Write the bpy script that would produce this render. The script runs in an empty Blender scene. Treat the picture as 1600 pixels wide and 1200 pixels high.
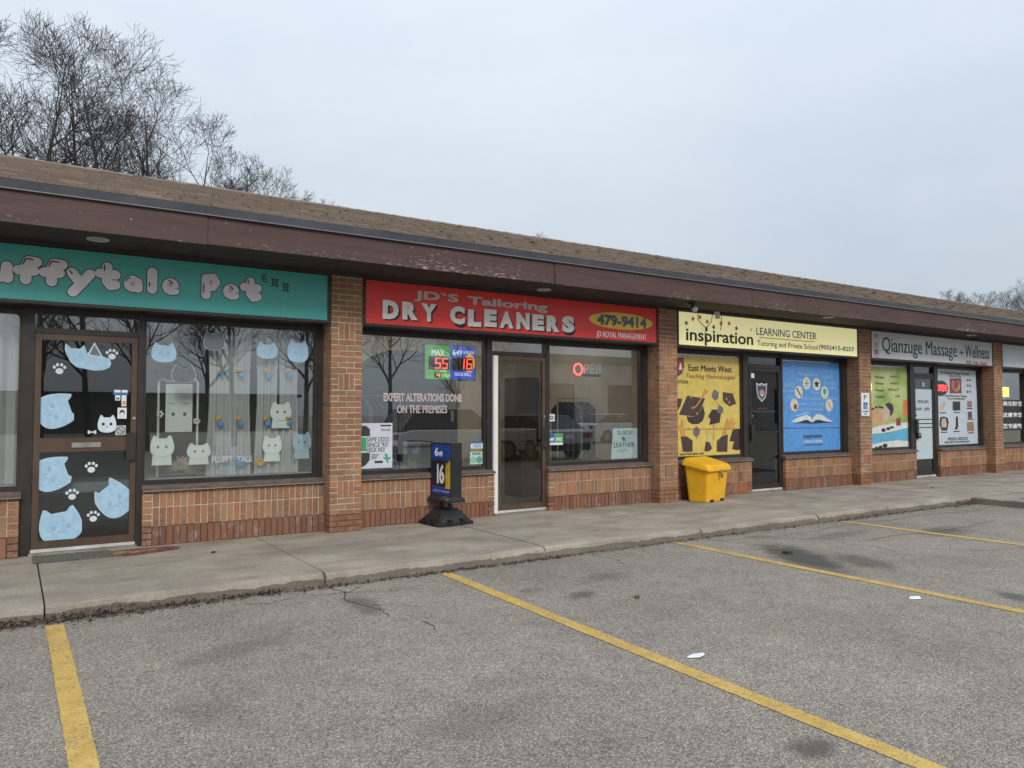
import bpy, math, random
from mathutils import Vector, Matrix
R = math.radians
random.seed(7)
S = bpy.context.scene
COL = S.collection

# ------------------------------------------------------------------ camera
cam = bpy.data.cameras.new('camera')
cam.sensor_width = 36.0
cam.lens = 1192.75 / 1600 * 36
cam.clip_start = 0.05
cam.clip_end = 2000
camo = bpy.data.objects.new('camera', cam)
camo.location = (0, 0, 1.52)
camo.rotation_euler = (R(90 + 2.134), 0, R(-33.272))
COL.objects.link(camo)
S.camera = camo

# ------------------------------------------------------------------ sky, overcast
SUN_EL, SUN_AZ = 36.0, 195.0        # azimuth clockwise from +Y: light comes from behind the camera
W = bpy.data.worlds.new('World'); S.world = W; W.use_nodes = True
wt = W.node_tree; wt.nodes.clear()
def wn(t, **k):
    n = wt.nodes.new(t)
    for a, b in k.items(): setattr(n, a, b)
    return n
sky = wn('ShaderNodeTexSky', sky_type='NISHITA', sun_disc=False, sun_elevation=R(SUN_EL), sun_rotation=R(SUN_AZ), air_density=1.0, dust_density=4.0, ozone_density=1.0)
tc = wn('ShaderNodeTexCoord')
mp = wn('ShaderNodeMapping'); mp.inputs['Scale'].default_value = (1.0, 1.0, 2.6)
wt.links.new(tc.outputs['Generated'], mp.inputs['Vector'])
nz = wn('ShaderNodeTexNoise'); nz.inputs['Scale'].default_value = 1.7; nz.inputs['Detail'].default_value = 5; nz.inputs['Roughness'].default_value = .55
wt.links.new(mp.outputs['Vector'], nz.inputs['Vector'])
rp = wn('ShaderNodeValToRGB')
rp.color_ramp.elements[0].position = .30; rp.color_ramp.elements[0].color = (.585, .675, .775, 1)
rp.color_ramp.elements[1].position = .72; rp.color_ramp.elements[1].color = (.72, .78, .84, 1)
wt.links.new(nz.outputs['Fac'], rp.inputs['Fac'])
sx = wn('ShaderNodeSeparateXYZ'); wt.links.new(tc.outputs['Generated'], sx.inputs[0])
mr = wn('ShaderNodeMapRange'); mr.inputs[1].default_value = 0; mr.inputs[2].default_value = 1; mr.inputs[3].default_value = 6.7; mr.inputs[4].default_value = 15.0
wt.links.new(sx.outputs['Z'], mr.inputs[0])      # overcast sky: the zenith is brighter than the horizon
sc_ = wn('ShaderNodeVectorMath', operation='SCALE'); wt.links.new(rp.outputs['Color'], sc_.inputs[0]); wt.links.new(mr.outputs[0], sc_.inputs['Scale'])
mxw = wn('ShaderNodeMixRGB'); mxw.inputs['Fac'].default_value = .88
wt.links.new(sky.outputs['Color'], mxw.inputs['Color1']); wt.links.new(sc_.outputs[0], mxw.inputs['Color2'])
bg = wn('ShaderNodeBackground'); bg.inputs['Strength'].default_value = .10
wt.links.new(mxw.outputs['Color'], bg.inputs['Color'])
wo = wn('ShaderNodeOutputWorld'); wt.links.new(bg.outputs[0], wo.inputs[0])

sun = bpy.data.lights.new('sun', 'SUN'); sun.energy = 1.5; sun.angle = R(18); sun.color = (1, .96, .90)
suno = bpy.data.objects.new('sun', sun)
az = R(SUN_AZ); el = R(SUN_EL)
tosun = Vector((math.sin(az) * math.cos(el), math.cos(az) * math.cos(el), math.sin(el)))
suno.rotation_euler = tosun.to_track_quat('Z', 'Y').to_euler()
suno.location = (0, -10, 30)
COL.objects.link(suno)
vs = S.view_settings
vs.view_transform = 'Standard'; vs.look = 'None'; vs.exposure = 0.28; vs.gamma = 1; vs.use_curve_mapping = False
S.cycles.transparent_max_bounces = 24
S.cycles.max_bounces = 8

# ------------------------------------------------------------------ mesh helpers
WP = {}
class MB:
    def __init__(s): s.v = []; s.f = []; s.r = []; s.m = []; s.cm = 0
    def add(s, vs, fs, r=0.0):
        b = len(s.v); s.v += [tuple(p) for p in vs]
        for f in fs: s.f.append([b + i for i in f]); s.r.append(r); s.m.append(s.cm)
        return s
    def box(s, x0, x1, y0, y1, z0, z1, r=0.0):
        return s.add([(x0,y0,z0),(x1,y0,z0),(x1,y1,z0),(x0,y1,z0),(x0,y0,z1),(x1,y0,z1),(x1,y1,z1),(x0,y1,z1)],
              [(0,3,2,1),(4,5,6,7),(0,1,5,4),(1,2,6,5),(2,3,7,6),(3,0,4,7)], r)
    def prism_xz(s, pts, y0, y1, r=0.0):          # outline in x,z, thickness along y (y0 is the front)
        n = len(pts)
        a = sum(pts[i][0]*pts[(i+1)%n][1]-pts[(i+1)%n][0]*pts[i][1] for i in range(n))
        if a < 0: pts = pts[::-1]
        v = [(x,y0,z) for x,z in pts] + [(x,y1,z) for x,z in pts]
        return s.add(v, [list(range(n)), list(range(2*n-1,n-1,-1))] + [(i,n+i,n+(i+1)%n,(i+1)%n) for i in range(n)], r)
    def loft(s, rings, cap=True, r=0.0):          # rings of equal length, closed
        n = len(rings[0]); b = []
        for g in rings: b += g
        f = []
        for k in range(len(rings)-1):
            for i in range(n): f.append((k*n+i, k*n+(i+1)%n, (k+1)*n+(i+1)%n, (k+1)*n+i))
        if cap: f.append(list(range(n-1,-1,-1))); f.append([(len(rings)-1)*n+i for i in range(n)])
        return s.add(b, f, r)
    def tube(s, pts, rad, n=8, r=0.0):
        rings = []
        for i, p in enumerate(pts):
            p = Vector(p)
            d = Vector(pts[min(i+1,len(pts)-1)]) - Vector(pts[max(i-1,0)])
            d.normalize()
            u = d.orthogonal().normalized() if abs(d.z) > .9 else d.cross(Vector((0,0,1))).normalized()
            w = d.cross(u)
            q = rad[i] if isinstance(rad, (list, tuple)) else rad
            rings.append([tuple(p + q*(math.cos(t)*u + math.sin(t)*w)) for t in [2*math.pi*k/n for k in range(n)]])
        return s.loft(rings, True, r)
    def ball(s, c, rx, ry, rz, n=12, m=7, r=0.0):
        rings = []
        for j in range(m+1):
            t = math.pi*(j+.02)/(m+.04) - math.pi/2
            rings.append([(c[0]+rx*math.cos(t)*math.cos(2*math.pi*i/n), c[1]+ry*math.cos(t)*math.sin(2*math.pi*i/n), c[2]+rz*math.sin(t)) for i in range(n)])
        return s.loft(rings, True, r)

def mesh_obj(name, verts, faces, mat, parent=None, rnd=None, midx=None, smooth=False, base=None):
    if base is None:
        xs = [p[0] for p in verts]; ys = [p[1] for p in verts]; zs = [p[2] for p in verts]
        base = Vector(((min(xs)+max(xs))/2, (min(ys)+max(ys))/2, min(zs)))
    me = bpy.data.meshes.new(name)
    me.from_pydata([(p[0]-base[0], p[1]-base[1], p[2]-base[2]) for p in verts], [], faces)
    for m in (mat if isinstance(mat, (list, tuple)) else [mat]): me.materials.append(m)
    if midx and any(midx): me.polygons.foreach_set('material_index', midx)
    if rnd and any(rnd):
        a = me.attributes.new('rnd', 'FLOAT', 'FACE'); a.data.foreach_set('value', rnd)
    if smooth: me.polygons.foreach_set('use_smooth', [True]*len(me.polygons))
    me.update()
    o = bpy.data.objects.new(name, me); COL.objects.link(o)
    link(o, parent, base)
    return o
def link(o, parent, base):
    base = Vector(base)
    WP[o] = base
    if parent is not None:
        o.parent = parent; o.location = base - WP[parent]
    else: o.location = base
def obj(name, mb, mat, parent=None, smooth=False, base=None):
    return mesh_obj(name, mb.v, mb.f, mat, parent, mb.r, mb.m, smooth, base)
def B(name, mat, parent, *boxes):
    m = MB()
    for b in boxes: m.box(*b)
    return obj(name, m, mat, parent)
def empty(name, loc):
    o = bpy.data.objects.new(name, None); COL.objects.link(o); o.empty_display_size = .2
    link(o, None, loc); return o
def tag(o, label, cat=None, group=None, kind=None):
    o['label'] = label
    if cat: o['category'] = cat
    if group: o['group'] = group
    if kind: o['kind'] = kind
    return o
def thing(name, loc, label, cat, group=None): return tag(empty(name, loc), label, cat, group)
def stru(o): o['kind'] = 'structure'; return o
def stuff(o): o['kind'] = 'stuff'; return o
def copy_tree(o, parent=None):
    c = o.copy(); COL.objects.link(c)
    if parent is not None: c.parent = parent
    for ch in list(o.children): copy_tree(ch, c)
    return c

def text(s, bx, y, mat, parent, name='lettering', bold=0.0, shear=0.0, ext=.002, full=False, res=3, sx=None):
    """lettering s filling box (x0,x1,z0,z1) on the vertical plane at y, read from -Y"""
    emb = 0
    if 'M' in s and bold > 0: emb, bold = bold*1.6, 0.0
    c = bpy.data.curves.new('t', 'FONT'); c.body = s; c.offset = bold; c.shear = shear; c.extrude = .01; c.resolution_u = res
    o = bpy.data.objects.new('t', c); COL.objects.link(o)
    bpy.context.view_layer.update()
    me = bpy.data.meshes.new_from_object(o.evaluated_get(bpy.context.evaluated_depsgraph_get()))
    bpy.data.objects.remove(o); bpy.data.curves.remove(c)
    vs_ = [v.co.copy() for v in me.vertices]; fs = [list(p.vertices) for p in me.polygons]
    bpy.data.meshes.remove(me)
    if emb:                                              # heavier stroke by a second, shifted copy of the outline
        n_ = len(vs_); fs = fs+[[i+n_ for i in f] for f in fs]; vs_ = vs_+[v+Vector((emb, 0, .004)) for v in vs_]
    x0 = min(v.x for v in vs_); x1 = max(v.x for v in vs_); y0 = min(v.y for v in vs_); y1 = max(v.y for v in vs_)
    if not full and y0 < -.08: y0 = 0.0
    X0, X1, Z0, Z1 = bx
    vv = [(X0 + (v.x-x0)/(x1-x0)*(X1-X0), y - ext*(v.z+.01)/.02, Z0 + (v.y-y0)/(y1-y0)*(Z1-Z0)) for v in vs_]
    if parent is not None and ' ' in s.strip():          # one part for each word
        iv = sorted((min(vs_[i].x for i in f), max(vs_[i].x for i in f)) for f in fs); cuts = []; hi = iv[0][1]
        for a, b in iv:
            if a > hi+.16: cuts.append((a+hi)/2)
            hi = max(hi, b)
        first = None
        for lo_, hi_ in zip([-1e9]+cuts, cuts+[1e9]):
            ff = [f for f in fs if lo_ < vs_[f[0]].x < hi_]; used = sorted({i for f in ff for i in f}); mp_ = {o_: n_ for n_, o_ in enumerate(used)}
            o2 = mesh_obj(name, [vv[i] for i in used], [[mp_[i] for i in f] for f in ff], mat, parent); first = first or o2
        return first
    return mesh_obj(name, vv, fs, mat, parent)
def plate(name, pts, y, mat, parent=None, t=.002):
    m = MB(); m.prism_xz(pts, y-t, y); return obj(name, m, mat, parent)
def ell(cx, cz, rx, rz, n=20): return [(cx+rx*math.cos(2*math.pi*i/n), cz+rz*math.sin(2*math.pi*i/n)) for i in range(n)]
def rect(x0, x1, z0, z1): return [(x0,z0),(x1,z0),(x1,z1),(x0,z1)]

# ------------------------------------------------------------------ materials
def newmat(name):
    m = bpy.data.materials.new(name); m.use_nodes = True
    nt = m.node_tree; nt.nodes.clear()
    out = nt.nodes.new('ShaderNodeOutputMaterial')
    def N(t, ins=None, **k):
        n = nt.nodes.new(t)
        for a, b in k.items(): setattr(n, a, b)
        for a, b in (ins or {}).items():
            i = n.inputs[a]
            if hasattr(b, 'is_output') or isinstance(b, bpy.types.NodeSocket): nt.links.new(b, i)
            else: i.default_value = b
        return n
    return m, N, out, nt
def c4(c): return (c[0], c[1], c[2], 1)
def principled(N, out, nt, col, rough=.6, metal=0, bump=None, bstr=.3, bdist=.01, emis=None, estr=0, spec=.5, coat=0):
    p = N('ShaderNodeBsdfPrincipled')
    if isinstance(col, bpy.types.NodeSocket): nt.links.new(col, p.inputs['Base Color'])
    else: p.inputs['Base Color'].default_value = c4(col)
    if isinstance(rough, bpy.types.NodeSocket): nt.links.new(rough, p.inputs['Roughness'])
    else: p.inputs['Roughness'].default_value = rough
    p.inputs['Metallic'].default_value = metal
    p.inputs['Specular IOR Level'].default_value = spec
    p.inputs['Coat Weight'].default_value = coat
    if bump is not None:
        b = N('ShaderNodeBump', {'Height': bump, 'Strength': bstr, 'Distance': bdist})
        nt.links.new(b.outputs[0], p.inputs['Normal'])
    if emis is not None:
        p.inputs['Emission Color'].default_value = c4(emis); p.inputs['Emission Strength'].default_value = estr
    nt.links.new(p.outputs[0], out.inputs[0]); return p
def ramp(N, fac, stops, interp='LINEAR'):
    n = N('ShaderNodeValToRGB', {'Fac': fac}); cr = n.color_ramp; cr.interpolation = interp
    while len(cr.elements) < len(stops): cr.elements.new(.5)
    for e, (p, c) in zip(cr.elements, stops):
        e.position = p; e.color = c4(c) if isinstance(c, (tuple, list)) else (c, c, c, 1)
    return n.outputs['Color']
def noise(N, vec, scale, detail=4, rough=.55): return N('ShaderNodeTexNoise', {'Vector': vec, 'Scale': scale, 'Detail': detail, 'Roughness': rough}).outputs['Fac']
def mix(N, fac, a, b, mode='MIX'):
    n = N('ShaderNodeMixRGB', blend_type=mode)
    for k, v in (('Fac', fac), ('Color1', a), ('Color2', b)):
        if isinstance(v, bpy.types.NodeSocket): n.id_data.links.new(v, n.inputs[k])
        elif k == 'Fac': n.inputs[k].default_value = v
        else: n.inputs[k].default_value = c4(v)
    return n.outputs['Color']
def sclv(N, pos, sc): return N('ShaderNodeMapping', {'Vector': pos, 'Scale': sc}).outputs[0]
def pos(N): return N('ShaderNodeNewGeometry').outputs['Position']
def M(name, col, rough=.6, metal=0, var=.15, vs=5, bump=.0, bs=60, emis=None, estr=0, spec=.5, coat=0):
    m, N, out, nt = newmat(name); p = pos(N)
    n = noise(N, p, vs, 6, .65)
    lo = [max(0, c*(1-var*1.6)) for c in col]; hi = [min(1, c*(1+var)) for c in col]
    cc = ramp(N, n, [(.3, tuple(lo)), (.7, tuple(hi))])
    rr = ramp(N, noise(N, p, vs*2.3), [(.3, max(.02, rough-.08)), (.7, min(1, rough+.1))])
    principled(N, out, nt, cc, rr, metal, noise(N, p, bs, 3) if bump else None, bump, .004, emis, estr, spec, coat)
    return m

def brick_mat(name, cols, stain, flecks):
    m, N, out, nt = newmat(name); p = pos(N)
    rnd = N('ShaderNodeMath', {0: N('ShaderNodeObjectInfo').outputs['Random'], 1: N('ShaderNodeAttribute', attribute_name='rnd').outputs['Fac']}, operation='ADD').outputs[0]
    fr = N('ShaderNodeMath', {0: rnd}, operation='FRACT').outputs[0]
    n = len(cols)
    c = ramp(N, fr, [(i/max(1, n-1), k) for i, k in enumerate(cols)])
    rug = noise(N, sclv(N, p, (1, 1, 1.5)), 75, 3, .7)
    c = mix(N, ramp(N, rug, [(.42, 0.0), (.62, flecks)]), c, (.46, .31, .18))
    c = mix(N, ramp(N, rug, [(.30, .55), (.43, 0.0)]), c, (.10, .052, .03))
    big = noise(N, p, 1.7, 5)
    c = mix(N, ramp(N, big, [(.38, 0.0), (.72, .55)]), c, (.13,.085,.062))
    if stain:
        e = noise(N, sclv(N, p, (1, 1, .6)), 9, 6, .75)
        c = mix(N, ramp(N, e, [(.54, 0.0), (.72, .55)]), c, (.50,.40,.36))
    principled(N, out, nt, c, .88, 0, rug, .7, .006, spec=.25)
    return m
TAN = [(.33,.135,.065),(.40,.175,.085),(.28,.10,.052),(.35,.185,.10),(.42,.20,.10),(.32,.115,.06),(.23,.12,.075),(.38,.155,.078),(.20,.095,.062),(.34,.13,.065),(.27,.145,.085),(.36,.22,.13),(.17,.09,.06)]
FOOT = [(.26,.095,.045),(.32,.125,.055),(.21,.075,.042),(.29,.13,.065),(.24,.10,.06)]
RED = [(.21,.082,.05),(.26,.105,.062),(.15,.066,.047),(.29,.135,.085),(.20,.078,.05),(.25,.115,.078),(.15,.078,.058),(.28,.11,.062)]
MAT = {}
MAT['brick'] = brick_mat('tan_brick', TAN, False, .55)
MAT['brick_red'] = brick_mat('red_stained_brick', RED, True, .16)
MAT['brick_foot'] = brick_mat('pier_foot_brick', FOOT, True, .3)
MAT['mortar'] = M('mortar', (.50,.41,.325), .95, var=.2, vs=14, bump=.5, bs=160)
MAT['mortar_dark'] = M('damp_mortar', (.11,.065,.05), .95, var=.3, vs=14, bump=.5, bs=160)
MAT['frame'] = M('dark_bronze_aluminium', (.030,.024,.021), .42, var=.25, vs=4)
MAT['frame2'] = M('bronze_aluminium', (.085,.052,.034), .45, var=.2, vs=4)
MAT['sill'] = M('weathered_sill', (.135,.105,.09), .7, var=.28, vs=9, bump=.2)
MAT['soffit'] = M('dark_brown_soffit', (.045,.036,.034), .8, var=.25, vs=3)
MAT['edge'] = M('grey_metal_edge', (.085,.092,.105), .42, .3, var=.18, vs=2)
MAT['white'] = M('white_paint', (.74,.74,.73), .5, var=.06)
MAT['black'] = M('black_plastic', (.016,.016,.018), .5, var=.3)
MAT['steel'] = M('brushed_steel', (.5,.49,.47), .35, .9, var=.15)
MAT['paper'] = M('white_paper', (.72,.74,.76), .7, var=.05)
MAT['wall_dark'] = M('dark_interior_wall', (.15,.145,.135), .85, var=.2, vs=2)
MAT['wall_mid'] = M('grey_interior_wall', (.34,.35,.33), .85, var=.12, vs=2)
MAT['wall_beige'] = M('beige_interior_wall', (.50,.42,.31), .85, var=.12, vs=2)
MAT['floor_in'] = M('grey_interior_floor', (.16,.155,.14), .6, var=.2, vs=4)

def fascia_mat():
    m, N, out, nt = newmat('peeling_brown_paint'); p = pos(N)
    c = ramp(N, noise(N, sclv(N, p, (.6, 1, 5)), 3, 5), [(.3, (.062,.036,.031)), (.7, (.094,.053,.046))])
    fl = noise(N, sclv(N, p, (5, 1, 26)), 2.3, 7, .72)
    z = N('ShaderNodeSeparateXYZ', {0: p})
    zz = N('ShaderNodeMapRange', {0: z.outputs['Z'], 1: 3.17, 2: 3.46, 3: .045, 4: -.075}).outputs[0]
    band = noise(N, sclv(N, p, (.35, 0, 0)), 1.0, 3)
    bb = N('ShaderNodeMapRange', {0: band, 1: .35, 2: .65, 3: -.085, 4: .055}).outputs[0]
    a = N('ShaderNodeMath', {0: fl, 1: zz}, operation='ADD').outputs[0]
    a = N('ShaderNodeMath', {0: a, 1: bb}, operation='ADD').outputs[0]
    peel = ramp(N, a, [(.612, 0.0), (.645, 1.0)])
    c = mix(N, peel, c, mix(N, noise(N, p, 40), (.46,.40,.36), (.20,.15,.13)))
    hole = ramp(N, noise(N, p, 26, 2), [(.74, 0.0), (.77, .8)])
    c = mix(N, hole, c, (.5,.45,.42))
    hgt = mix(N, peel, noise(N, sclv(N, p, (1, 1, 14)), 9, 3), (0, 0, 0))
    principled(N, out, nt, c, .62, 0, hgt, .5, .004, spec=.4)
    return m
MAT['fascia'] = fascia_mat()
def shingle_mat():
    m, N, out, nt = newmat('asphalt_shingle'); p = pos(N)
    r = N('ShaderNodeAttribute', attribute_name='rnd').outputs['Fac']
    c = ramp(N, r, [(0, (.165,.135,.112)), (.25, (.22,.18,.15)), (.5, (.19,.15,.125)), (.75, (.25,.205,.17)), (1, (.16,.135,.118))])
    c = mix(N, .35, c, ramp(N, noise(N, p, 130, 2, .8), [(.3, (.10,.075,.055)), (.7, (.38,.31,.25))]))
    c = mix(N, ramp(N, noise(N, p, .8, 5), [(.4, 0.0), (.75, .35)]), c, (.13,.10,.085))
    principled(N, out, nt, c, .95, 0, noise(N, p, 200, 2), .5, .003, spec=.2)
    return m
MAT['shingle'] = shingle_mat()

STAINS = [  # x, y, rx, ry, angle, strength
 (6.98,5.10,.30,.78,-28,1.0),(7.30,4.62,.22,.42,-20,.7),(4.03,5.05,.16,.10,20,.7),(3.75,5.42,.12,.08,0,.45),(4.6,5.5,.3,.14,10,.35),(3.08,2.20,.13,.10,0,.8),(6.95,3.0,.12,.28,-20,.75),
 (2.36,5.72,.13,.34,-6,.6),(10.0,5.2,.5,.24,10,.6),(1.2,5.1,.45,.16,20,.35),(1.9,3.3,.3,.2,0,.22),(8.6,5.75,.7,.16,4,.4),(.9,4.1,.16,.3,30,.25)]
def asphalt_mat():
    m, N, out, nt = newmat('worn_asphalt'); p = pos(N)
    def mth(op, a, b=0.0, c=None):
        d = {0: a, 1: b}
        if c is not None: d[2] = c
        return N('ShaderNodeMath', d, operation=op).outputs[0]
    vo = N('ShaderNodeTexVoronoi', {'Vector': p, 'Scale': 150.0}); v2 = N('ShaderNodeTexVoronoi', {'Vector': p, 'Scale': 60.0})
    cell = N('ShaderNodeSeparateColor', {0: vo.outputs['Color']}); cell2 = N('ShaderNodeSeparateColor', {0: v2.outputs['Color']})
    c = ramp(N, cell.outputs[0], [(0, (.15,.132,.109)), (.3, (.26,.232,.196)), (.6, (.35,.315,.267)), (.85, (.46,.415,.352)), (1, (.66,.60,.52))])
    c = mix(N, ramp(N, cell2.outputs[1], [(.86, 0.0), (.9, .75)]), c, ramp(N, cell2.outputs[2], [(0, (.44,.41,.37)), (.5, (.30,.25,.20)), (1, (.16,.15,.145))]))
    c = mix(N, ramp(N, vo.outputs['Distance'], [(.5, 0.0), (.8, .6)]), c, (.085,.078,.07))
    c = mix(N, ramp(N, noise(N, p, 330, 2, .8), [(.35, .3), (.6, 0.0)]), c, (.06,.055,.05))
    big = noise(N, p, .55, 6, .6); med = noise(N, p, 3.2, 6, .65)
    c = mix(N, 1.0, c, ramp(N, big, [(.28, (.78,.78,.79)), (.5, (.97,.96,.95)), (.72, (1.13,1.10,1.06))]), 'MULTIPLY')
    c = mix(N, 1.0, c, ramp(N, med, [(.3, (.86,.86,.87)), (.7, (1.11,1.10,1.08))]), 'MULTIPLY')
    sp = N('ShaderNodeSeparateXYZ', {0: p}); dn = noise(N, p, 5.5, 5, .7)
    tot = None
    for x, y, rx, ry, a, s_ in STAINS:
        ca, sa = math.cos(R(a)), math.sin(R(a))
        dx = mth('SUBTRACT', sp.outputs[0], x); dy = mth('SUBTRACT', sp.outputs[1], y)
        u = mth('ADD', mth('MULTIPLY', dx, ca/rx), mth('MULTIPLY', dy, sa/rx))
        v = mth('ADD', mth('MULTIPLY', dx, -sa/ry), mth('MULTIPLY', dy, ca/ry))
        d = mth('SQRT', mth('ADD', mth('MULTIPLY', u, u), mth('MULTIPLY', v, v)))
        d = mth('ADD', d, mth('MULTIPLY', mth('SUBTRACT', dn, .5), 1.5))
        f = N('ShaderNodeMapRange', {0: d, 1: 1.25, 2: .55, 3: 0.0, 4: s_}).outputs[0]
        tot = f if tot is None else mth('MAXIMUM', tot, f)
    c = mix(N, mth('MULTIPLY', tot, .92), c, (.062,.058,.05))
    h = mix(N, .4, vo.outputs['Distance'], noise(N, p, 190, 3))
    rr = N('ShaderNodeMapRange', {0: tot, 1: 0, 2: 1, 3: .92, 4: .62}).outputs[0]
    principled(N, out, nt, c, rr, 0, h, .75, .006, spec=.3)
    return m
MAT['asphalt'] = asphalt_mat()
def concrete_mat(name, a, b, st=.5):
    m, N, out, nt = newmat(name); p = pos(N)
    c = ramp(N, noise(N, p, 1.5, 7, .62), [(.28, a), (.72, b)])
    c = mix(N, 1.0, c, ramp(N, noise(N, p, 55, 4, .75), [(.3, (.74,.74,.74)), (.7, (1.16,1.15,1.13))]), 'MULTIPLY')
    dirt = noise(N, sclv(N, p, (.5, 1.6, 1)), 2.2, 6, .68)
    c = mix(N, ramp(N, dirt, [(.45, 0.0), (.70, st)]), c, (.115,.098,.082))
    pale = noise(N, sclv(N, p, (.7, 1.2, 1)), 1.3, 7, .7)
    c = mix(N, ramp(N, pale, [(.58, 0.0), (.70, .5)]), c, (.48,.455,.42))
    spots = N('ShaderNodeTexVoronoi', {'Vector': p, 'Scale': 5.0}).outputs['Distance']
    c = mix(N, ramp(N, spots, [(.03, .5), (.05, 0.0)]), c, (.07,.062,.055))
    principled(N, out, nt, c, .9, 0, noise(N, p, 130, 4, .7), .45, .005, spec=.3)
    return m
MAT['concrete'] = concrete_mat('sidewalk_concrete', (.25,.215,.175), (.42,.37,.31))
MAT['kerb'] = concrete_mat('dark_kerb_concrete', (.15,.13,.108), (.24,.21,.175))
def paint_mat():
    m, N, out, nt = newmat('yellow_road_paint'); p = pos(N)
    c = ramp(N, noise(N, p, 7, 5), [(.3, (.50,.315,.075)), (.7, (.62,.42,.125))])
    w = noise(N, p, 85, 4, .75); w2 = noise(N, p, 3.0, 4)
    thr = N('ShaderNodeMath', {0: w, 1: N('ShaderNodeMath', {0: w2, 1: .25}, operation='MULTIPLY').outputs[0]}, operation='ADD').outputs[0]
    c = mix(N, ramp(N, thr, [(.525, .85), (.60, 0.0)]), c, (.17,.15,.115))
    principled(N, out, nt, c, .8, 0, noise(N, p, 150, 3), .5, .005, spec=.3)
    return m
MAT['line'] = paint_mat()
def glass_mat(name, tint, refl=1.0, rough=0.0):
    m, N, out, nt = newmat(name)
    lw = N('ShaderNodeLayerWeight', {'Blend': .5}).outputs['Facing']
    p5 = N('ShaderNodeMath', {0: lw, 1: 4.0}, operation='POWER').outputs[0]
    f = N('ShaderNodeMapRange', {0: p5, 1: 0, 2: 1, 3: .062*refl, 4: .9}).outputs[0]
    t = N('ShaderNodeBsdfTransparent', {'Color': c4(tint)})
    g = N('ShaderNodeBsdfGlossy', {'Color': (.95, .97, 1, 1), 'Roughness': rough})
    mx_ = N('ShaderNodeMixShader', {0: f, 1: t.outputs[0], 2: g.outputs[0]})
    nt.links.new(mx_.outputs[0], out.inputs[0])
    return m
MAT['glass'] = glass_mat('window_glass', (.95,.97,.965), 2.3)
MAT['glass_dark'] = glass_mat('dark_door_glass', (.72,.74,.74), 1.1)
def faded(key, col):                                    # sign face: rain streaks and slight fading
    m, N, out, nt = newmat(key); p = pos(N)
    c = ramp(N, noise(N, p, .9, 4), [(.3, tuple(k*.90 for k in col)), (.7, tuple(min(1, k*1.06) for k in col))])
    st = noise(N, sclv(N, p, (9, 1, .7)), 1.6, 6, .7)
    c = mix(N, ramp(N, st, [(.55, 0.0), (.78, .35)]), c, tuple(k*.45+.03 for k in col))
    c = mix(N, ramp(N, noise(N, p, 42, 3, .8), [(.70, 0.0), (.76, .3)]), c, (.35,.33,.31))
    principled(N, out, nt, c, ramp(N, st, [(.3, .26), (.7, .48)]))
    MAT[key] = m; return m
def flat(key, col, rough=.5, var=.05, **k):
    if key not in MAT: MAT[key] = M(key, col, rough, var=var, **k)
    return MAT[key]
def lamp(key, col, s):
    if key not in MAT: MAT[key] = M(key, col, .5, var=.03, emis=col, estr=s)
    return MAT[key]

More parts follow.
